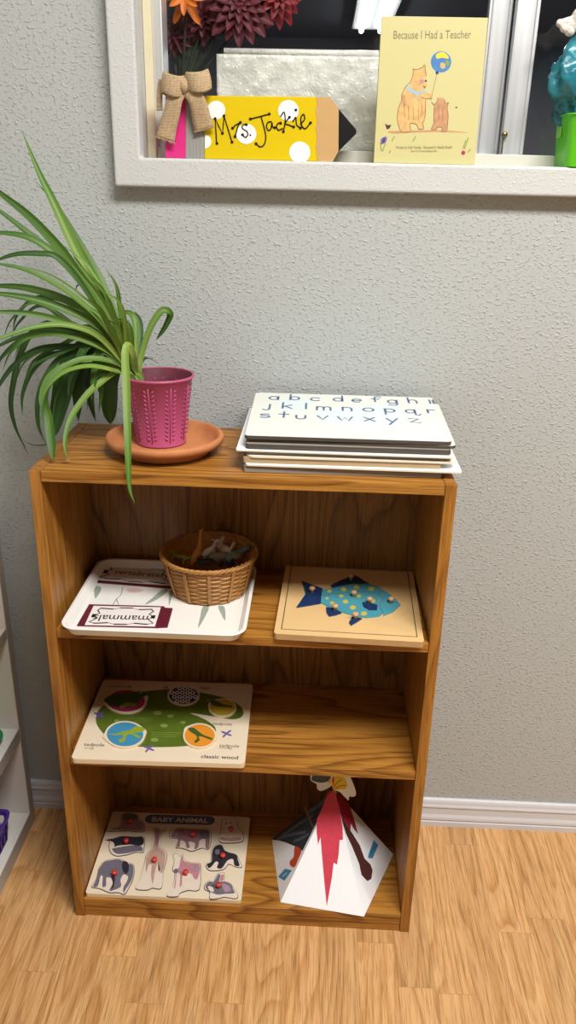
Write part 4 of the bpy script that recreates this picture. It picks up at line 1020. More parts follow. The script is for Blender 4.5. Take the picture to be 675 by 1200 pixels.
# baby animals
ao, ap, hw, hd = board('animal_puzzle', 'baby animal peg puzzle board with red knobs on the bottom shelf', [(99.3, 1047), (283.5, 1055), (292.5, 958), (132.2, 950.5)], Z3+.0004, .0085, M_cream, .005, M_birch2)
zK = zm(80, 930, 2.935); zL = zm(100, 945, 6.75); zR = zm(190, 945, 6.136)
b = MB()
pill = [(283, 70)]+[(480, 80)]; A, Bq = V(ap.px(*zK([(285, 87)])[0])), V(ap.px(*zK([(483, 93)])[0])); d = (Bq-A).normalized(); nn = V((-d.y, d.x)); rr2 = .0125; pts = []
for i in range(13): a = PI/2+PI*i/12; pts.append(tuple(A+d*(math.cos(a)*rr2)+nn*(math.sin(a)*rr2)))
for i in range(13): a = -PI/2+PI*i/12; pts.append(tuple(Bq+d*(math.cos(a)*rr2)+nn*(math.sin(a)*rr2)))
b.prism(ap, pts, -.0002, .0001, M_titleb); b.build('title_print', ao)
b = MB(); b.text(ap, zK([(287, 96)])[0], zK([(480, 101)])[0], 'BABY ANIMAL', 0, .0003, M_cream, .95, .02); b.build('lettering', ao)
def apiece(lab, z, out, fills, kn, eyes=()):
    b = MB(); q = cr_closed([ap.px(*p) for p in z(out)], 3)
    b.prism(ap, q, .0001, .0016, M_cut); c = sum((V(p) for p in q), V((0, 0)))/len(q)
    s_ = [tuple(c+(V(p)-c)*(1-.0011/max(.006, (V(p)-c).length))) for p in q]
    b.prism(ap, s_, .0016, .0019, M_paleb, M_cut)
    for i, (pts, m) in enumerate(fills): b.pxprism(ap, z(pts), .0019, .0020+.0001*i, m, smooth=3)
    for e in eyes: b.pxprism(ap, z(ell(e[0], e[1], 6, 5, 8)), .0019, .0024, M_blackan)
    o = tag(b.build('animal_piece', loc=ap.at(c.x, c.y)), lab, 'puzzle piece', 'baby animal puzzle pieces')
    knob(o, ap.at(*ap.px(*z([kn])[0]), .0019), M_red, .0052, .011)
def det(z, o_name, shapes):
    o = [q for q in S.objects if q.get('label') == o_name][0]
    for pts, m in shapes: MB().pxprism(ap, z(pts), .0021, .0023, m, smooth=3).build('fur_print', o)
apiece('lilac-grey hippo peg piece at the back left corner', zL, [(290, 65), (345, 52), (415, 65), (425, 100), (465, 130), (468, 195), (420, 205), (330, 197), (180, 202), (200, 180), (275, 155), (285, 110)], [([(295, 72), (345, 62), (408, 72), (418, 105), (458, 135), (458, 188), (420, 198), (330, 190), (200, 192), (215, 182), (280, 160), (292, 115)], M_mauve), ([(300, 70), (345, 60), (405, 72), (410, 105), (350, 110), (298, 108)], M_greyan)], (352, 142))
apiece('black and grey kitten peg piece at the left', zL, [(155, 265), (230, 252), (290, 236), (390, 238), (458, 238), (472, 270), (467, 330), (457, 368), (400, 368), (330, 388), (250, 398), (200, 372), (185, 320), (192, 282)], [([(235, 335), (360, 315), (440, 320), (452, 358), (400, 362), (320, 378), (245, 380), (212, 345)], M_greyan), ([(230, 258), (290, 242), (390, 246), (455, 248), (462, 300), (420, 318), (360, 308), (250, 318), (235, 335), (222, 290), (168, 270)], M_blackan)], (325, 298))
apiece('dark grey elephant peg piece at the front left', zL, [(112, 480), (150, 438), (210, 422), (280, 420), (330, 446), (378, 460), (390, 510), (380, 575), (348, 645), (312, 700), (260, 688), (190, 688), (110, 655), (48, 642), (82, 590), (98, 530)], [([(110, 500), (150, 445), (210, 430), (270, 426), (330, 455), (376, 470), (380, 540), (360, 600), (322, 660), (303, 690), (302, 645), (328, 600), (338, 560), (302, 545), (278, 590), (282, 640), (215, 672), (190, 668), (215, 620), (212, 580), (168, 568), (164, 632), (135, 640), (138, 562), (120, 558), (100, 635), (62, 640), (85, 590), (98, 540)], M_greyan)], (232, 552))
apiece('tall giraffe peg piece left of the board middle', zL, [(528, 180), (570, 168), (600, 188), (648, 178), (608, 232), (592, 320), (643, 370), (643, 430), (618, 525), (603, 652), (530, 652), (490, 668), (396, 658), (430, 590), (470, 440), (480, 390), (518, 340), (532, 250)], [([(538, 188), (575, 178), (600, 197), (632, 192), (598, 238), (580, 322), (628, 372), (632, 430), (610, 530), (590, 520), (575, 450), (552, 520), (532, 620), (520, 540), (525, 470), (500, 470), (482, 530), (477, 460), (490, 392), (530, 338), (545, 250)], M_tanan)], (548, 448))
apiece('mauve-brown calf peg piece right below the title', zR, [(60, 180), (110, 156), (200, 157), (330, 162), (354, 190), (348, 285), (325, 314), (290, 304), (215, 328), (170, 314), (130, 304), (98, 298), (118, 237), (56, 228)], [([(66, 213), (90, 176), (120, 162), (200, 166), (320, 172), (343, 200), (336, 298), (312, 303), (310, 240), (270, 250), (260, 298), (232, 313), (235, 270), (190, 260), (200, 298), (176, 303), (165, 260), (132, 250), (126, 293), (106, 293), (120, 235), (76, 228)], M_brownan)], (220, 223))
apiece('pale white bear cub peg piece at the back right corner', zR, [(428, 98), (470, 93), (510, 86), (543, 93), (549, 150), (579, 190), (582, 254), (500, 268), (411, 258), (422, 180)], [([(440, 110), (480, 104), (530, 104), (538, 152), (566, 192), (568, 245), (500, 256), (425, 248), (434, 180)], M_paleb), ([(425, 225), (480, 235), (560, 228), (565, 247), (500, 257), (425, 248)], M_tanan)], (495, 185), ((460, 128), (492, 126)))
apiece('black gorilla peg piece at the right edge', zR, [(356, 310), (388, 278), (437, 276), (464, 328), (533, 350), (560, 400), (574, 442), (530, 440), (480, 420), (440, 460), (340, 466), (314, 422), (350, 390)], [([(362, 322), (390, 287), (430, 284), (455, 327), (530, 352), (545, 390), (556, 433), (520, 430), (510, 385), (470, 395), (430, 450), (395, 446), (405, 410), (385, 402), (362, 430), (336, 450), (322, 420), (355, 400)], M_blackan)], (437, 378))
apiece('rose-coloured foal peg piece in front of the calf', zR, [(78, 353), (105, 341), (130, 362), (152, 346), (164, 385), (200, 407), (272, 412), (279, 470), (269, 603), (190, 609), (130, 629), (110, 654), (30, 648), (72, 590), (92, 490), (72, 460), (87, 400)], [([(136, 372), (150, 357), (156, 395), (200, 412), (268, 420), (270, 475), (250, 530), (226, 520), (210, 490), (152, 490), (142, 570), (126, 580), (130, 500), (107, 482), (96, 580), (86, 590), (100, 490), (84, 470), (118, 450), (130, 402)], M_rose)], (170, 498))
apiece('grey rabbit peg piece at the front right corner', zR, [(306, 570), (338, 536), (370, 542), (398, 486), (452, 486), (448, 540), (492, 557), (518, 600), (545, 640), (534, 669), (450, 659), (400, 669), (342, 669), (342, 622), (306, 602)], [([(314, 572), (342, 544), (372, 548), (400, 496), (420, 498), (410, 545), (440, 545), (490, 563), (510, 602), (520, 630), (450, 635), (400, 640), (350, 622), (318, 600)], M_greyan), ([(425, 500), (445, 497), (440, 535), (415, 542)], M_rose)], (406, 590), ((366, 575),))

det(zL, 'dark grey elephant peg piece at the front left', [([(300, 440), (335, 450), (345, 500), (325, 540), (300, 520), (290, 480)], M_blackan), ([(205, 560), (235, 565), (225, 640), (205, 660), (218, 615)], M_blackan)])
det(zL, 'tall giraffe peg piece left of the board middle', [([(555, 200), (585, 205), (575, 300), (560, 320)], M_brownan), ([(575, 450), (590, 500), (580, 520)], M_blackan)])
det(zR, 'rose-coloured foal peg piece in front of the calf', [([(85, 460), (110, 455), (115, 480), (90, 482)], M_greyan), ([(225, 430), (262, 430), (265, 470), (235, 475)], M_mauve)])
det(zR, 'mauve-brown calf peg piece right below the title', [([(270, 185), (330, 185), (335, 230), (280, 235)], M_greyan), ([(75, 200), (110, 185), (120, 215), (85, 222)], M_mauve)])
det(zR, 'black gorilla peg piece at the right edge', [([(380, 320), (410, 315), (412, 345), (388, 350)], M_greyan)])
det(zR, 'grey rabbit peg piece at the front right corner', [([(430, 560), (480, 575), (495, 610), (450, 620)], M_mauve), ([(330, 580), (365, 590), (370, 620), (340, 610)], M_paleb)])

# ------------------------------------------------------------------ paper volcano
PA, PB_ = atz(328.5, 1057.5, Z3), atz(426.5, 1074.5, Z3)
e1 = (PB_-PA); side = e1.length; ang = math.atan2(e1.y, e1.x)
pv = [PA, PB_]
pv += [atz(460.8, 1001.5, Z3), V((.494, -.047, Z3)), atz(318.8, 984.8, Z3)]
pv = [p+V((0, 0, .0006)) for p in pv]
cc = V((.478, -.172, Z3+.0006))
apex = aty(391.5, 925, cc.y)
vo = thing('paper_volcano', 'folded white paper volcano with red lava on the bottom shelf', 'paper model', tuple(cc))
b = MB(); faces = []
for k in range(5):
    A, Bq = pv[k], pv[(k+1) % 5]; pl = Plane(A, Bq-A, apex-A); faces.append(pl)
    w_ = (Bq-A).length; ap2 = ((apex-A).dot(pl.ex), (apex-A).dot(pl.ey))
    b.prism(pl, [(0, 0), (w_, 0), ap2], -.0006, 0, M_paper)
b.build('paper_cone', vo)
F0, F1, F4 = faces[0], faces[1], faces[4]
b = MB(); b.pxprism(F0, [(388, 928), (391.5, 926), (394.5, 935), (399, 955), (401.5, 970), (402, 984), (398, 984.5), (397, 1000), (395, 1013), (391, 1011), (389, 1028), (383, 1062), (380, 1032), (377.5, 1004), (375.6, 981), (372.7, 990), (371, 974), (371.3, 960), (377.5, 947), (382, 935)], 0, .0003, M_lava); b.build('lava_flow', vo)
b = MB(); b.pxprism(F1, [(393, 929), (401.6, 933), (410, 945), (416, 964), (419.5, 977), (415, 972), (411, 965), (410.5, 973), (406, 966), (401, 962), (397, 945)], 0, .0003, M_lava_shade); b.build('lava_flow', vo)
b = MB(); b.pxprism(F1, [(400.5, 961), (405, 965), (413, 977), (421.7, 991), (427, 1006), (434, 1013), (436.5, 1020), (435, 1030), (430.4, 1032.5), (423.7, 1025.4), (420.8, 1012), (413, 993), (405.4, 977)], 0, .0003, M_brownc); b.build('brown_vent', vo)
b = MB(); b.pxprism(F4, [(389, 927), (318.5, 984), (327, 985), (335.7, 987.5), (345, 991.5), (354.5, 997), (372, 962)], 0, .0003, M_rock)
for s_, w_ in (([(330, 980), (350, 966), (366, 956)], .007), ([(326, 983), (342, 978), (358, 975)], .006), ([(360, 953), (374, 944), (384, 934)], .009), ([(345, 986), (354, 982), (361, 978)], .006)): b.pxstroke(F4, s_, w_, .0003, .0004, M_rockl, 4)
b.pxstroke(F4, [(357.5, 946), (362, 957), (366.5, 969)], .0035, .0004, .0006, M_rust)
b.build('rock_layers', vo)
b = MB(); b.pxprism(F4, [(346, 992), (353.5, 996.5), (350, 1006), (345.6, 1016), (340.4, 1014), (340.2, 1009), (344.5, 1004)], .0003, .0006, M_orangec, smooth=3); b.build('magma_print', vo)
MB().pxprism(F4, [(383.5, 929), (388, 926), (386, 933), (383, 934)], .0003, .0006, M_orangec).build('vent_print', vo)
zT = zm(315, 960, 9.64)
b = MB(); b.pxprism(F4, zT([(108, 650), (185, 560), (262, 578), (178, 695)]), 0, .0005, M_tagb); b.pxstroke(F4, zT([(160, 645), (205, 608)]), .0012, .0005, .0007, M_paper); b.build('name_tag', vo)
b = MB(); b.pxprism(F1, [(438, 984.5), (443, 990.5), (436.4, 1006), (431.3, 1005.5), (431.8, 1001)], 0, .0005, M_tagb); b.pxstroke(F1, [(438.5, 991), (434.5, 1001)], .001, .0005, .0007, M_navy); b.build('name_tag', vo)
# eruption cloud: cut paper lobes round the peak
for lab, px_, yy, tilt, mat in (('front', [(391, 925), (398, 928), (402, 932), (406, 936), (408.5, 938), (409.5, 933), (413, 934), (417, 931.5), (416, 924), (412, 914), (407, 903), (397, 898), (390, 905), (388, 915)], -.055, .0, M_paper), ('back', [(388, 921), (382, 925), (376, 927), (371.5, 924), (371, 919), (364, 914), (366, 905), (376, 898), (388, 900), (391, 912)], .006, .0, M_paper)):
    pl = Plane((apex.x, apex.y+yy, apex.z), (1, .15 if lab == 'front' else -.3, 0), (0, .25, 1))
    b = MB(); b.pxprism(pl, px_, -.0005, 0, mat, smooth=4)
    if lab == 'front':
        b.pxprism(pl, [(390, 924), (394, 926), (399, 925), (404, 925), (407, 921), (405, 914), (400, 908), (392, 910), (389, 917)], 0, .0003, M_yellowc, smooth=4)
        for s_ in ([(391, 922), (395, 917), (400, 914)], [(393, 924), (399, 921), (405, 920)]): b.pxstroke(pl, s_, .0014, .0003, .0005, M_rust, 4)
        b.pxprism(pl, [(388.5, 915), (391, 921), (392, 913), (390, 909)], .0003, .0005, M_orangec)
    else:
        b.pxprism(pl, [(365, 913.5), (371, 916.5), (379, 917), (387, 914), (386, 906), (376, 902), (368, 906)], 0, .0003, M_rockl, smooth=3); b.pxprism(pl, [(384, 917), (390, 920), (391, 914), (386, 913)], 0, .0004, M_yellowc)
    b.build('ash_cloud', vo)

# ------------------------------------------------------------------ window sill objects
YP = -.010; PF = FRONT(YP); PTH = .036
zP = zm(235, 110, 4.655); zQ = zm(280, 80, 3.97)
ps = thing('pencil_sign', 'yellow polka-dot wooden pencil sign with black name lettering on the sill', 'sign', tuple(aty(300, 186, YP)))
zs = WZ0+.0004
def pxf(pts): return [(p[0], max(p[1], zs)) for p in (PF.px(*q) for q in pts)]
b = MB(); b.prism(PF, pxf([(194, 196), (218, 196), (218, 112), (194, 112)]), -PTH, 0, M_pinke); b.build('eraser', ps, bevel=.001)
b = MB(); b.prism(PF, pxf([(218, 196), (239.5, 196), (239.5, 112), (218, 112)]), -PTH, .0004, M_greyf)
for x in (222, 226, 230, 234): b.prism(PF, [(PF.px(x, 150)[0], zs), (PF.px(x+1.2, 150)[0], zs), (PF.px(x+1.2, 150)[0], zs+.086), (PF.px(x, 150)[0], zs+.086)], .0004, .0010, M_greyf)
b.build('ferrule', ps, bevel=.0006)
b = MB(); b.prism(PF, pxf([(239.5, 196), (372, 196), (372, 113.5), (239.5, 112)]), -PTH, 0, M_yellow); b.build('body', ps, bevel=.0015)
b = MB(); b.prism(PF, pxf([(372, 196), (389.5, 196), (396.6, 177), (397, 127), (387, 114), (372, 113.5)]), -PTH, 0, M_tanw)
sc = [(372.2, 113.6)]+[(369.6+2.0*abs(math.sin(PI*i/24*3.5+.6)), 113.6+72*i/24) for i in range(25)]+[(372.2, 186)]
b.prism(PF, pxf(sc), 0, .0005, M_tanw); b.build('sharpened_wood', ps)
b = MB(); b.prism(PF, pxf([(396.6, 177), (417.5, 156), (418, 154), (417, 151), (397, 127.5)]), -PTH, .0004, M_black); b.build('lead_tip', ps, bevel=.001)
def dot(cx, cy, r):
    pts = [(min(max(p[0], 240.2), 369), p[1]) for p in ell(cx, cy, r, r*1.02, 32)]; MB().prism(PF, pxf(pts), .0, .0004, M_whitep).build('polka_dot', ps)
dot(253.3, 129, 10.6); dot(239.5, 166, 8); dot(288.7, 157, 11.6); dot(338, 129.5, 12); dot(351.3, 178.5, 12.3)
b = MB()
SG = [[(88, 272), (84, 200), (80, 135), (100, 178), (120, 215), (125, 165), (128, 120), (148, 185), (172, 263)],
      [(175, 187), (192, 170), (212, 160)], [(188, 233), (198, 200), (206, 172), (218, 156)],
      [(250, 168), (235, 168), (226, 182), (236, 195), (252, 204), (258, 222), (246, 238), (229, 224)],
      [(272, 137), (325, 124), (375, 110)], [(330, 124), (346, 180), (356, 235), (348, 275), (326, 289), (303, 272)],
      [(386, 152), (368, 156), (360, 178), (370, 200), (384, 190), (390, 158), (393, 180), (405, 184)],
      [(437, 158), (422, 162), (415, 182), (426, 198), (446, 190)], [(438, 122), (456, 100), (462, 150), (452, 206)], [(485, 128), (462, 160), (482, 170), (508, 180)],
      [(505, 150), (520, 128), (524, 168), (545, 186)], [(546, 165), (568, 138), (562, 112), (548, 130), (552, 172), (572, 190), (600, 158)]]
for s_ in SG: b.pxstroke(PF, zP(s_), .0019, .0004, .0007, M_black, 5 if len(s_) > 3 and s_ is not SG[0] else 0)
for x, y in ((90, 270), (80, 135), (120, 215), (128, 120), (172, 263), (175, 187), (188, 233), (218, 156), (250, 168), (229, 223), (272, 225), (272, 137), (375, 110), (303, 272), (405, 184), (437, 160), (452, 206), (485, 128), (508, 180), (520, 88), (600, 158), (545, 186)):
    b.pxprism(PF, zP(ell(x, y, 8 if (x, y) != (272, 225) else 5, 8 if (x, y) != (272, 225) else 5, 12)), .0004, .0008, M_black)
b.build('lettering', ps)
# burlap bow tied round the pencil
zW = zm(170, 70, 5.625)
bow = thing('burlap_bow', 'frayed burlap bow tied on the eraser end of the pencil sign', 'bow', tuple(aty(216, 112, YP-.01)))
def loop(cx, cy, hwid, hgt, dep, tilt, yc):
    """open band of cloth with an upright axis"""
    b = MB(); c = aty(*zW([(cx, cy)])[0], yc); s_ = 1.27/FPX/5.625; n = 32; rows = []
    for j in range(5):
        t = j/4*2-1; pts = []
        for i in range(n):
            a = 2*PI*i/n; k = 1+.10*(1-t*t)+.04*math.sin(3*a+cx)
            q = V((math.cos(a)*hwid*s_*k, math.sin(a)*dep*k, t*hgt*s_+.002*math.sin(2*a+1)))
            pts.append(c+Matrix.Rotation(tilt, 3, 'Y') @ q)
        rows.append(b.addv(pts))
    for j in range(4):
        for i in range(n): b.face((rows[j]+i, rows[j]+(i+1) % n, rows[j+1]+(i+1) % n, rows[j+1]+i), M_burlap, True)
    b.build('loop', bow, solid=.0016, subd=1)
loop(188, 168, 68, 60, .012, .12, YP-.012); loop(352, 148, 70, 58, .013, -.18, YP-.014)
def tail(px_, wpx, ys):
    b = MB(); pth = cr_open([aty(*p, y) for p, y in zip(zW(px_), ys)], 5); n = len(pth); s_ = 1.25/FPX/5.625; sd = []; 
    for i in range(n):
        tg = (pth[min(i+1, n-1)]-pth[max(0, i-1)]).normalized(); x = tg.cross(V((0, -1, 0))).normalized(); sd.append(x)
    b.strip(pth, sd, [wpx[0]*s_+(wpx[1]-wpx[0])*s_*i/(n-1) for i in range(n)], M_burlap, .05, [V((0, 1, 0))]*n)
    for k in range(15):                              # frayed threads at the cut end
        a = k/14*2-1; p0 = pth[-1]+sd[-1]*(a*wpx[1]*s_/2); b.tube([p0, p0+(pth[-1]-pth[-2]).normalized()*random.uniform(.001, .003)+sd[-1]*random.uniform(-.0006, .0006)], .0004, M_burlap, 4)
    b.build('tail', bow, solid=.0014)
tail([(225, 205), (195, 260), (175, 350), (150, 440), (132, 525)], (90, 122), (YP-.017, YP-.019, YP-.016, YP-.012, YP-.010))
tail([(285, 200), (325, 240), (355, 310), (372, 390), (390, 455)], (95, 128), (YP-.017, YP-.021, YP-.018, YP-.013, YP-.009))
tail([(110, 130), (100, 190), (95, 250), (96, 320)], (40, 34), (YP-.002, YP+.0, YP-.002, YP-.004))
b = MB(); b.ball(aty(*zW([(258, 170)])[0], YP-.017), (.0085, .008, .0105), M_burlap); b.build('knot', bow)

# picture book
t = thing('picture_book', 'cream hardcover picture book with two bears standing on the sill', 'book', tuple(aty(497, 188, YP)))
bp0 = aty(438, 188.5, -.012); bp0.z = WZ0+.0005
PBk = Plane(bp0, (1, .004, 0), (0, .05, 1)); bw, bh = PBk.px(556.5, 189)[0], PBk.px(445, 18.5)[1]
b = MB(); b.prism(PBk, [(0, 0), (bw, 0), (bw, bh), (0, bh)], -.0022, 0, M_ivory); b.build('front_cover', t, bevel=.0006)
b = MB(); b.prism(PBk, [(0.001, .003), (bw-.003, .003), (bw-.003, bh-.003), (.001, bh-.003)], -.0095, -.0023, M_paper); b.build('page_block', t)
b = MB(); b.prism(PBk, [(0, 0), (bw, 0), (bw, bh), (0, bh)], -.0118, -.0096, M_ivory); b.build('back_cover', t, bevel=.0006)
zV = zm(430, 10, 4.5); zU = zm(435, 60, 5.192)
b = MB(); b.text(PBk, zV([(140, 160)])[0], zV([(548, 157)])[0], 'Because I Had a Teacher', 0, .0003, M_title, 1.35, -.004)
b.text(PBk, zV([(152, 740)])[0], zV([(448, 738)])[0], 'Written by Kobi Yamada   Illustrated by Natalie Russell', 0, .0003, M_title, 1.5); b.text(PBk, zV([(232, 757)])[0], zV([(370, 756)])[0], 'New York Times bestselling author', 0, .0003, M_title, 1.5)
b.build('lettering', t)
b = MB(); h0, h1 = .0, .0002
def art(pts, m, h=.0002, sm=3): b.pxprism(PBk, zU(pts), 0, h, m, smooth=sm)
art([(100, 488), (200, 484), (300, 482), (420, 480), (530, 488), (590, 496), (400, 492), (230, 496), (140, 502)], M_sienna, .00012)
art([(255, 108), (275, 112), (312, 98), (324, 82), (330, 110), (334, 150), (332, 185), (335, 210), (318, 235), (325, 262), (330, 300), (330, 370), (322, 420), (312, 440), (320, 470), (290, 474), (275, 445), (235, 442), (240, 485), (205, 492), (180, 485), (160, 420), (165, 350), (185, 300), (188, 260), (215, 210), (240, 185)], M_honey)
art([(300, 250), (345, 256), (372, 262), (368, 285), (335, 290), (305, 280)], M_honey, .0003); art([(225, 198), (240, 225), (285, 246), (330, 238), (330, 252), (290, 262), (272, 290), (268, 262), (232, 248), (216, 225)], M_scarf, .0004)
art([(190, 270), (205, 265), (210, 300), (212, 332), (192, 325), (184, 300)], M_sienna, .0003)
art([(368, 312), (388, 325), (402, 300), (405, 285), (440, 285), (448, 300), (452, 320), (470, 312), (462, 345), (468, 390), (465, 440), (458, 485), (432, 488), (430, 465), (408, 462), (395, 475), (365, 476), (380, 440), (382, 380), (384, 340)], M_sienna)
art(ell(425, 65, 62, 64, 24), M_ball); art([(395, 20), (430, 5), (460, 20), (470, 45), (430, 40), (400, 45)], M_yellowc, .0003); art([(425, 70), (445, 75), (450, 100), (430, 108), (418, 90)], M_honey, .0003); art([(455, 55), (475, 65), (470, 90), (450, 80)], M_lilyl, .0003)
M_out = plain('umber_watercolour_line', '#8a5c38', .6, var=.3, vs=150)
for pts in ([(255, 108), (275, 112), (312, 98), (324, 82), (330, 110), (334, 150)], [(335, 210), (318, 235)], [(330, 300), (330, 370), (322, 420), (312, 440), (320, 470), (290, 474), (275, 445), (235, 442), (240, 485), (205, 492), (180, 485), (160, 420), (165, 350), (185, 300), (188, 260), (215, 210), (240, 185), (255, 140), (255, 108)],
            [(368, 312), (388, 325), (402, 300), (405, 285)], [(448, 300), (452, 320), (470, 312), (462, 345), (468, 390), (465, 440), (458, 485), (432, 488), (430, 465), (408, 462), (395, 475), (365, 476), (380, 440), (382, 380), (384, 340)], [(305, 280), (335, 290), (368, 285)],
            [(200, 320), (205, 400)], [(225, 330), (230, 420)], [(255, 340), (258, 420)], [(285, 330), (290, 420)], [(310, 330), (305, 400)], [(410, 330), (412, 420)], [(435, 340), (432, 430)]):
    b.pxstroke(PBk, zU(pts), .0009 if len(pts) > 2 else .0006, .0002, .00035, M_out, 4)
b.pxstroke(PBk, zU([(400, 135), (388, 190), (370, 265), (362, 300)]), .0006, 0, .0003, M_title, 4); art([(392, 122), (408, 122), (410, 138), (394, 140)], M_eggs, .0003, 0)
for pts in ([(328, 182), (332, 182), (333, 186)], [(318, 212), (326, 222), (332, 214)]): b.pxstroke(PBk, zU(pts), .0009, .0002, .0005, M_black)
art(ell(308, 182, 14, 12, 12), M_rose, .0003); art(ell(333, 180, 5, 6, 8), M_black, .0004)
art([(84, 440), (100, 450), (122, 448), (112, 470), (95, 475)], M_brownc, .0003, 0); art(ell(518, 342, 6, 4, 8), M_brownc, .0003)
for x, y, m in ((70, 545, M_violet), (82, 540, M_violet), (560, 618, M_magenta)): art(ell(x, y, 12, 22 if y < 600 else 13, 12, .3), m, .0003)
for s_ in ([(62, 605), (56, 560)], [(70, 605), (85, 565)], [(560, 590), (575, 545)], [(568, 592), (590, 530)], [(590, 612), (604, 598)], [(128, 545), (140, 520)], [(255, 545), (270, 520)], [(112, 618), (116, 606)]): b.pxstroke(PBk, zU(s_), .0014, 0, .0003, M_lilyl)
b.build('cover_art', t)

# green bin with a teal bag, right end of the sill
gbx = thing('plastic_bin', 'lime green plastic bin at the right end of the sill', 'bin', (.86, .015, WZ0))
x0, x1, y0, y1, zb, zh = .787, .95, -.026, .050, WZ0+.0005, .0735
b = open_tray('x', x0, x1, y0, y1, zb, zh, .006, .002, M_lime, .008, .003); b.build('body', gbx, bevel=.0005)
b = MB(); pl = Plane((x0-.0045, y1-.005, zb), (0, -1, 0), (0, 0, 1)); b.prism(pl, rrect(.012, .036, .042, .058, .002), 0.0008, .0022, M_limet); b.build('see_through_patch', gbx)  # paler square imitates the lightness of the translucent side wall
def crumple(name, lab, cat, c, rad, mat, seed, amp, sub=4, fr=2.2):
    import bmesh
    bm = bmesh.new(); bmesh.ops.create_icosphere(bm, subdivisions=sub, radius=1)
    from mathutils import noise as mn
    for v in bm.verts:
        d = v.co.normalized(); o = V((seed, seed*.7, -seed))
        rd = lambda q: 1-min(1, abs(mn.noise(q))*3)
        f_ = 1+amp*mn.noise(d*fr+o)+amp*.45*rd(V((d.x*2.6, d.y*2.6, d.z*1.1))*fr*.8+o)+amp*.22*rd(d*fr*2.4+o*2)
        v.co = V((d.x*rad[0], d.y*rad[1], d.z*rad[2]))*f_
    b = MB(); bi = b.addv([V(c)+v.co for v in bm.verts])
    for f_ in bm.faces: b.face([bi+v.index for v in f_.verts], mat, True)
    bm.free(); return tag(b.build(name), lab, cat)
bgc = aty(672, 95, .012)
crumple('plastic_bag', 'crumpled teal plastic bag stuffed in the lime green bin', 'bag', (bgc.x+.034, .014, bgc.z-.004), (.060, .034, .052), M_teal, 5.3, .40, 5, 1.35)
b = MB(); c = aty(668, 30, 0)
for u, v, r in ((656, 27, .0055), (661, 33, .006), (668, 36, .008)): 
    q = aty(u, v, .0); b.tube([q, (q+c)/2+V((.004, 0, .004)), c+V((.02, 0, .006))], [r*.8, r*1.1, r*1.6], M_cloth, 10); b.ball(q, (r, r, r), M_cloth)
b.ball(c+V((.022, 0, .010)), (.022, .018, .018), M_cloth); b.tube([c+V((.026, 0, .01)), c+V((.045, .0, -.004)), c+V((.058, .0, -.020))], [.012, .012, .010], M_cloth, 10)
tag(b.build('soft_toy', remesh=.0016), 'white knobbly cloth shape poking up above the teal bag', 'soft toy')

# behind the glass: wrapped panel, flowers in a vase
b = MB(); A, Bq = aty(255, 187, .112), aty(446, 187, .112); top = aty(300, 64, .112).z
wp = thing('wrapped_panel', 'white panel in crinkled clear plastic standing behind the window glass', 'panel', ((A.x+Bq.x)/2, .125, 1.30))
from mathutils import noise as mn
nx, nz = 60, 34; rows = []
for j in range(nz+1):
    z = 1.300+(top-1.300)*j/nz
    rows.append(b.addv([V((A.x+(Bq.x-A.x+.02)*i/nx, .112+.0028*mn.noise(V((i*.42, j*.42, 0)))+.0018*mn.noise(V((i*.9, j*.9, 4))), z)) for i in range(nx+1)]))
for j in range(nz):
    for i in range(nx): b.face((rows[j]+i, rows[j]+i+1, rows[j+1]+i+1, rows[j+1]+i), M_wrap, True)
b.build('wrap', wp, solid=.001)
MB().box(A.x+.002, Bq.x+.018, .118, .140, 1.300, top-.002, M_white).build('panel', wp, bevel=.002)
b = MB(); b.tube([(A.x+.012, .116, top+.004), (Bq.x-.002, .116, top+.004)], .0055, M_wrap, 12); b.build('rolled_edge', wp)
# ledge of the next room that carries them
struct(MB().box(-.3, 1.6, .10, .34, 1.27, 1.2995, M_far).build('trim_ledge', loc=(0, 0, 0)))
vc = aty(214, 95, .19); vz = 1.2998
tag(MB().lathe([(.0, 0), (.03, 0), (.034, .004), (.044, .05), (.044, .085), (.03, .115), (.024, .13), (.027, .138), (.024, .138), (.021, .13), (.02, .1), (0, .09)], (vc.x, .20, vz), M_vase, 40, False).build('flower_vase', loc=(vc.x, .20, vz)), 'grey rounded vase holding flowers behind the glass', 'vase')
def flower(name, lab, u, v, y, R_, mat, n, layers, tiltv, thin=.34, cen=None):
    c = aty(u, v, y); o = thing(name, lab, 'flower', tuple(c), 'flowers behind the glass')
    zax = V(tiltv).normalized(); q = zax.to_track_quat('Z', 'Y').to_matrix()
    b = MB()
    for l in range(layers):
        el = .15+1.15*l/max(1, layers); m_ = n-2*l if n > 8 else n
        for k in range(max(4, m_)):
            a = 2*PI*(k+.5*(l % 2))/max(4, m_); ln_ = R_*(1-.16*l)*random.uniform(.9, 1.05)
            d = V((math.cos(a)*math.cos(el), math.sin(a)*math.cos(el), math.sin(el))); tn = V((-math.sin(a), math.cos(a), 0))
            pth = [q @ (d*(ln_*t)+V((0, 0, -.22*R_*t*t+.004*l)))+c for t in (.05, .3, .6, .85, 1)]
            pth = cr_open(pth, 3); nn_ = len(pth)
            wv = [max(.001, ln_*thin*math.sin(PI*min(1, .12+.88*(i/(nn_-1))**.8))**.7) for i in range(nn_)]
            b.strip(pth, [q @ tn]*nn_, wv, mat, .25, [(q @ V((-d.x*math.sin(el), -d.y*math.sin(el), math.cos(el))))]*nn_)
    b.build('petals', o)
    b = MB(); b.ball(c, (R_*.16,)*3, cen or mat); b.build('flower_centre', o)
    st_ = [c-zax*.004, V((c.x*.6+vc.x*.4, y*.5+.1, c.z*.65+1.43*.35)), V((vc.x+random.uniform(-.008, .008), .20, 1.425)), V((vc.x, .20, 1.40))]
    MB().tube(cr_open(st_, 5), .0022, M_stem, 6).build('stem', o)
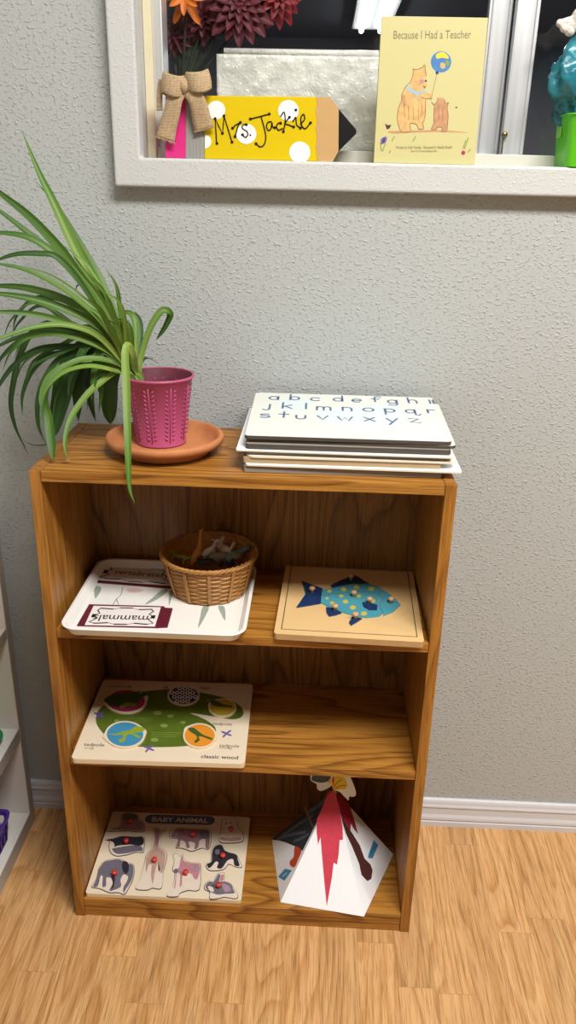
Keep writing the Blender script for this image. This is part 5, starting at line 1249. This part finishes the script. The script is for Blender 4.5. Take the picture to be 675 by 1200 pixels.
flower('dahlia', 'large burgundy dahlia at the middle of the flowers behind glass', 280, 8, .175, .062, M_burg, 16, 5, (.1, -.9, .25))
flower('dahlia', 'burgundy dahlia with bright red tips rightmost behind the glass', 322, -6, .19, .052, M_burgr, 14, 4, (.4, -.8, .0))
flower('dahlia', 'dark burgundy dahlia low at the left behind the glass', 207, 42, .20, .036, M_burg, 12, 4, (-.4, -.8, .2))
flower('dahlia', 'deep burgundy dahlia half hidden between the orange flower and the large one', 240, 22, .205, .046, M_burg, 12, 4, (-.1, -.9, .2))
flower('lily', 'orange lily-like flower at the upper left behind the glass', 217, -4, .16, .046, M_opet, 6, 2, (-.05, -.9, -.15), .3, M_brownc)
b = MB()
for k in range(16):
    u, v = random.uniform(205, 262), random.uniform(20, 80); c = aty(u, v, .21)
    p = [V((vc.x, .205, 1.425)), V(((vc.x+c.x)/2, .208, (1.42+c.z)/2+.012)), c]
    pth = cr_open(p, 5); b.strip(pth, [V((.8, .2, .5)).normalized()]*len(pth), [.002+.012*math.sin(PI*i/(len(pth)-1)) for i in range(len(pth))], M_stem, .1, [V((0, -1, 0))]*len(pth))
tag(b.build('dark_foliage'), 'dark leafy stems among the flowers behind the glass', 'foliage')

# ------------------------------------------------------------------ light
def area(name, loc, sx, sy, e, col=(1, .985, .955), rot=(0, 0, 0)):
    l = bpy.data.lights.new(name, 'AREA'); l.shape = 'RECTANGLE'; l.size = sx; l.size_y = sy; l.energy = e; l.color = col
    o = bpy.data.objects.new(name, l); COL.objects.link(o); o.location = loc; o.rotation_euler = rot; return o
area('ceiling_lamp', (1.02, -1.36, ZC-.03), 1.2, .5, 70)
area('far_room_fill', (1.2, 3.2, 2.42), 1.2, .3, 150)  # unseen fill light added to lift the black room beyond the glass
area('ceiling_lamp', (2.9, -1.36, ZC-.03), 1.2, .3, 32)
wd = bpy.data.worlds.new('world'); S.world = wd; wd.use_nodes = True
wd.node_tree.nodes['Background'].inputs[0].default_value = (.6, .63, .7, 1); wd.node_tree.nodes['Background'].inputs[1].default_value = .15
S.view_settings.view_transform = 'Standard'; S.view_settings.look = 'None'; S.view_settings.gamma = 1; S.view_settings.use_curve_mapping = False
S.view_settings.exposure = 0.36
for o in list(S.objects):
    if '_w' in o: del o['_w']
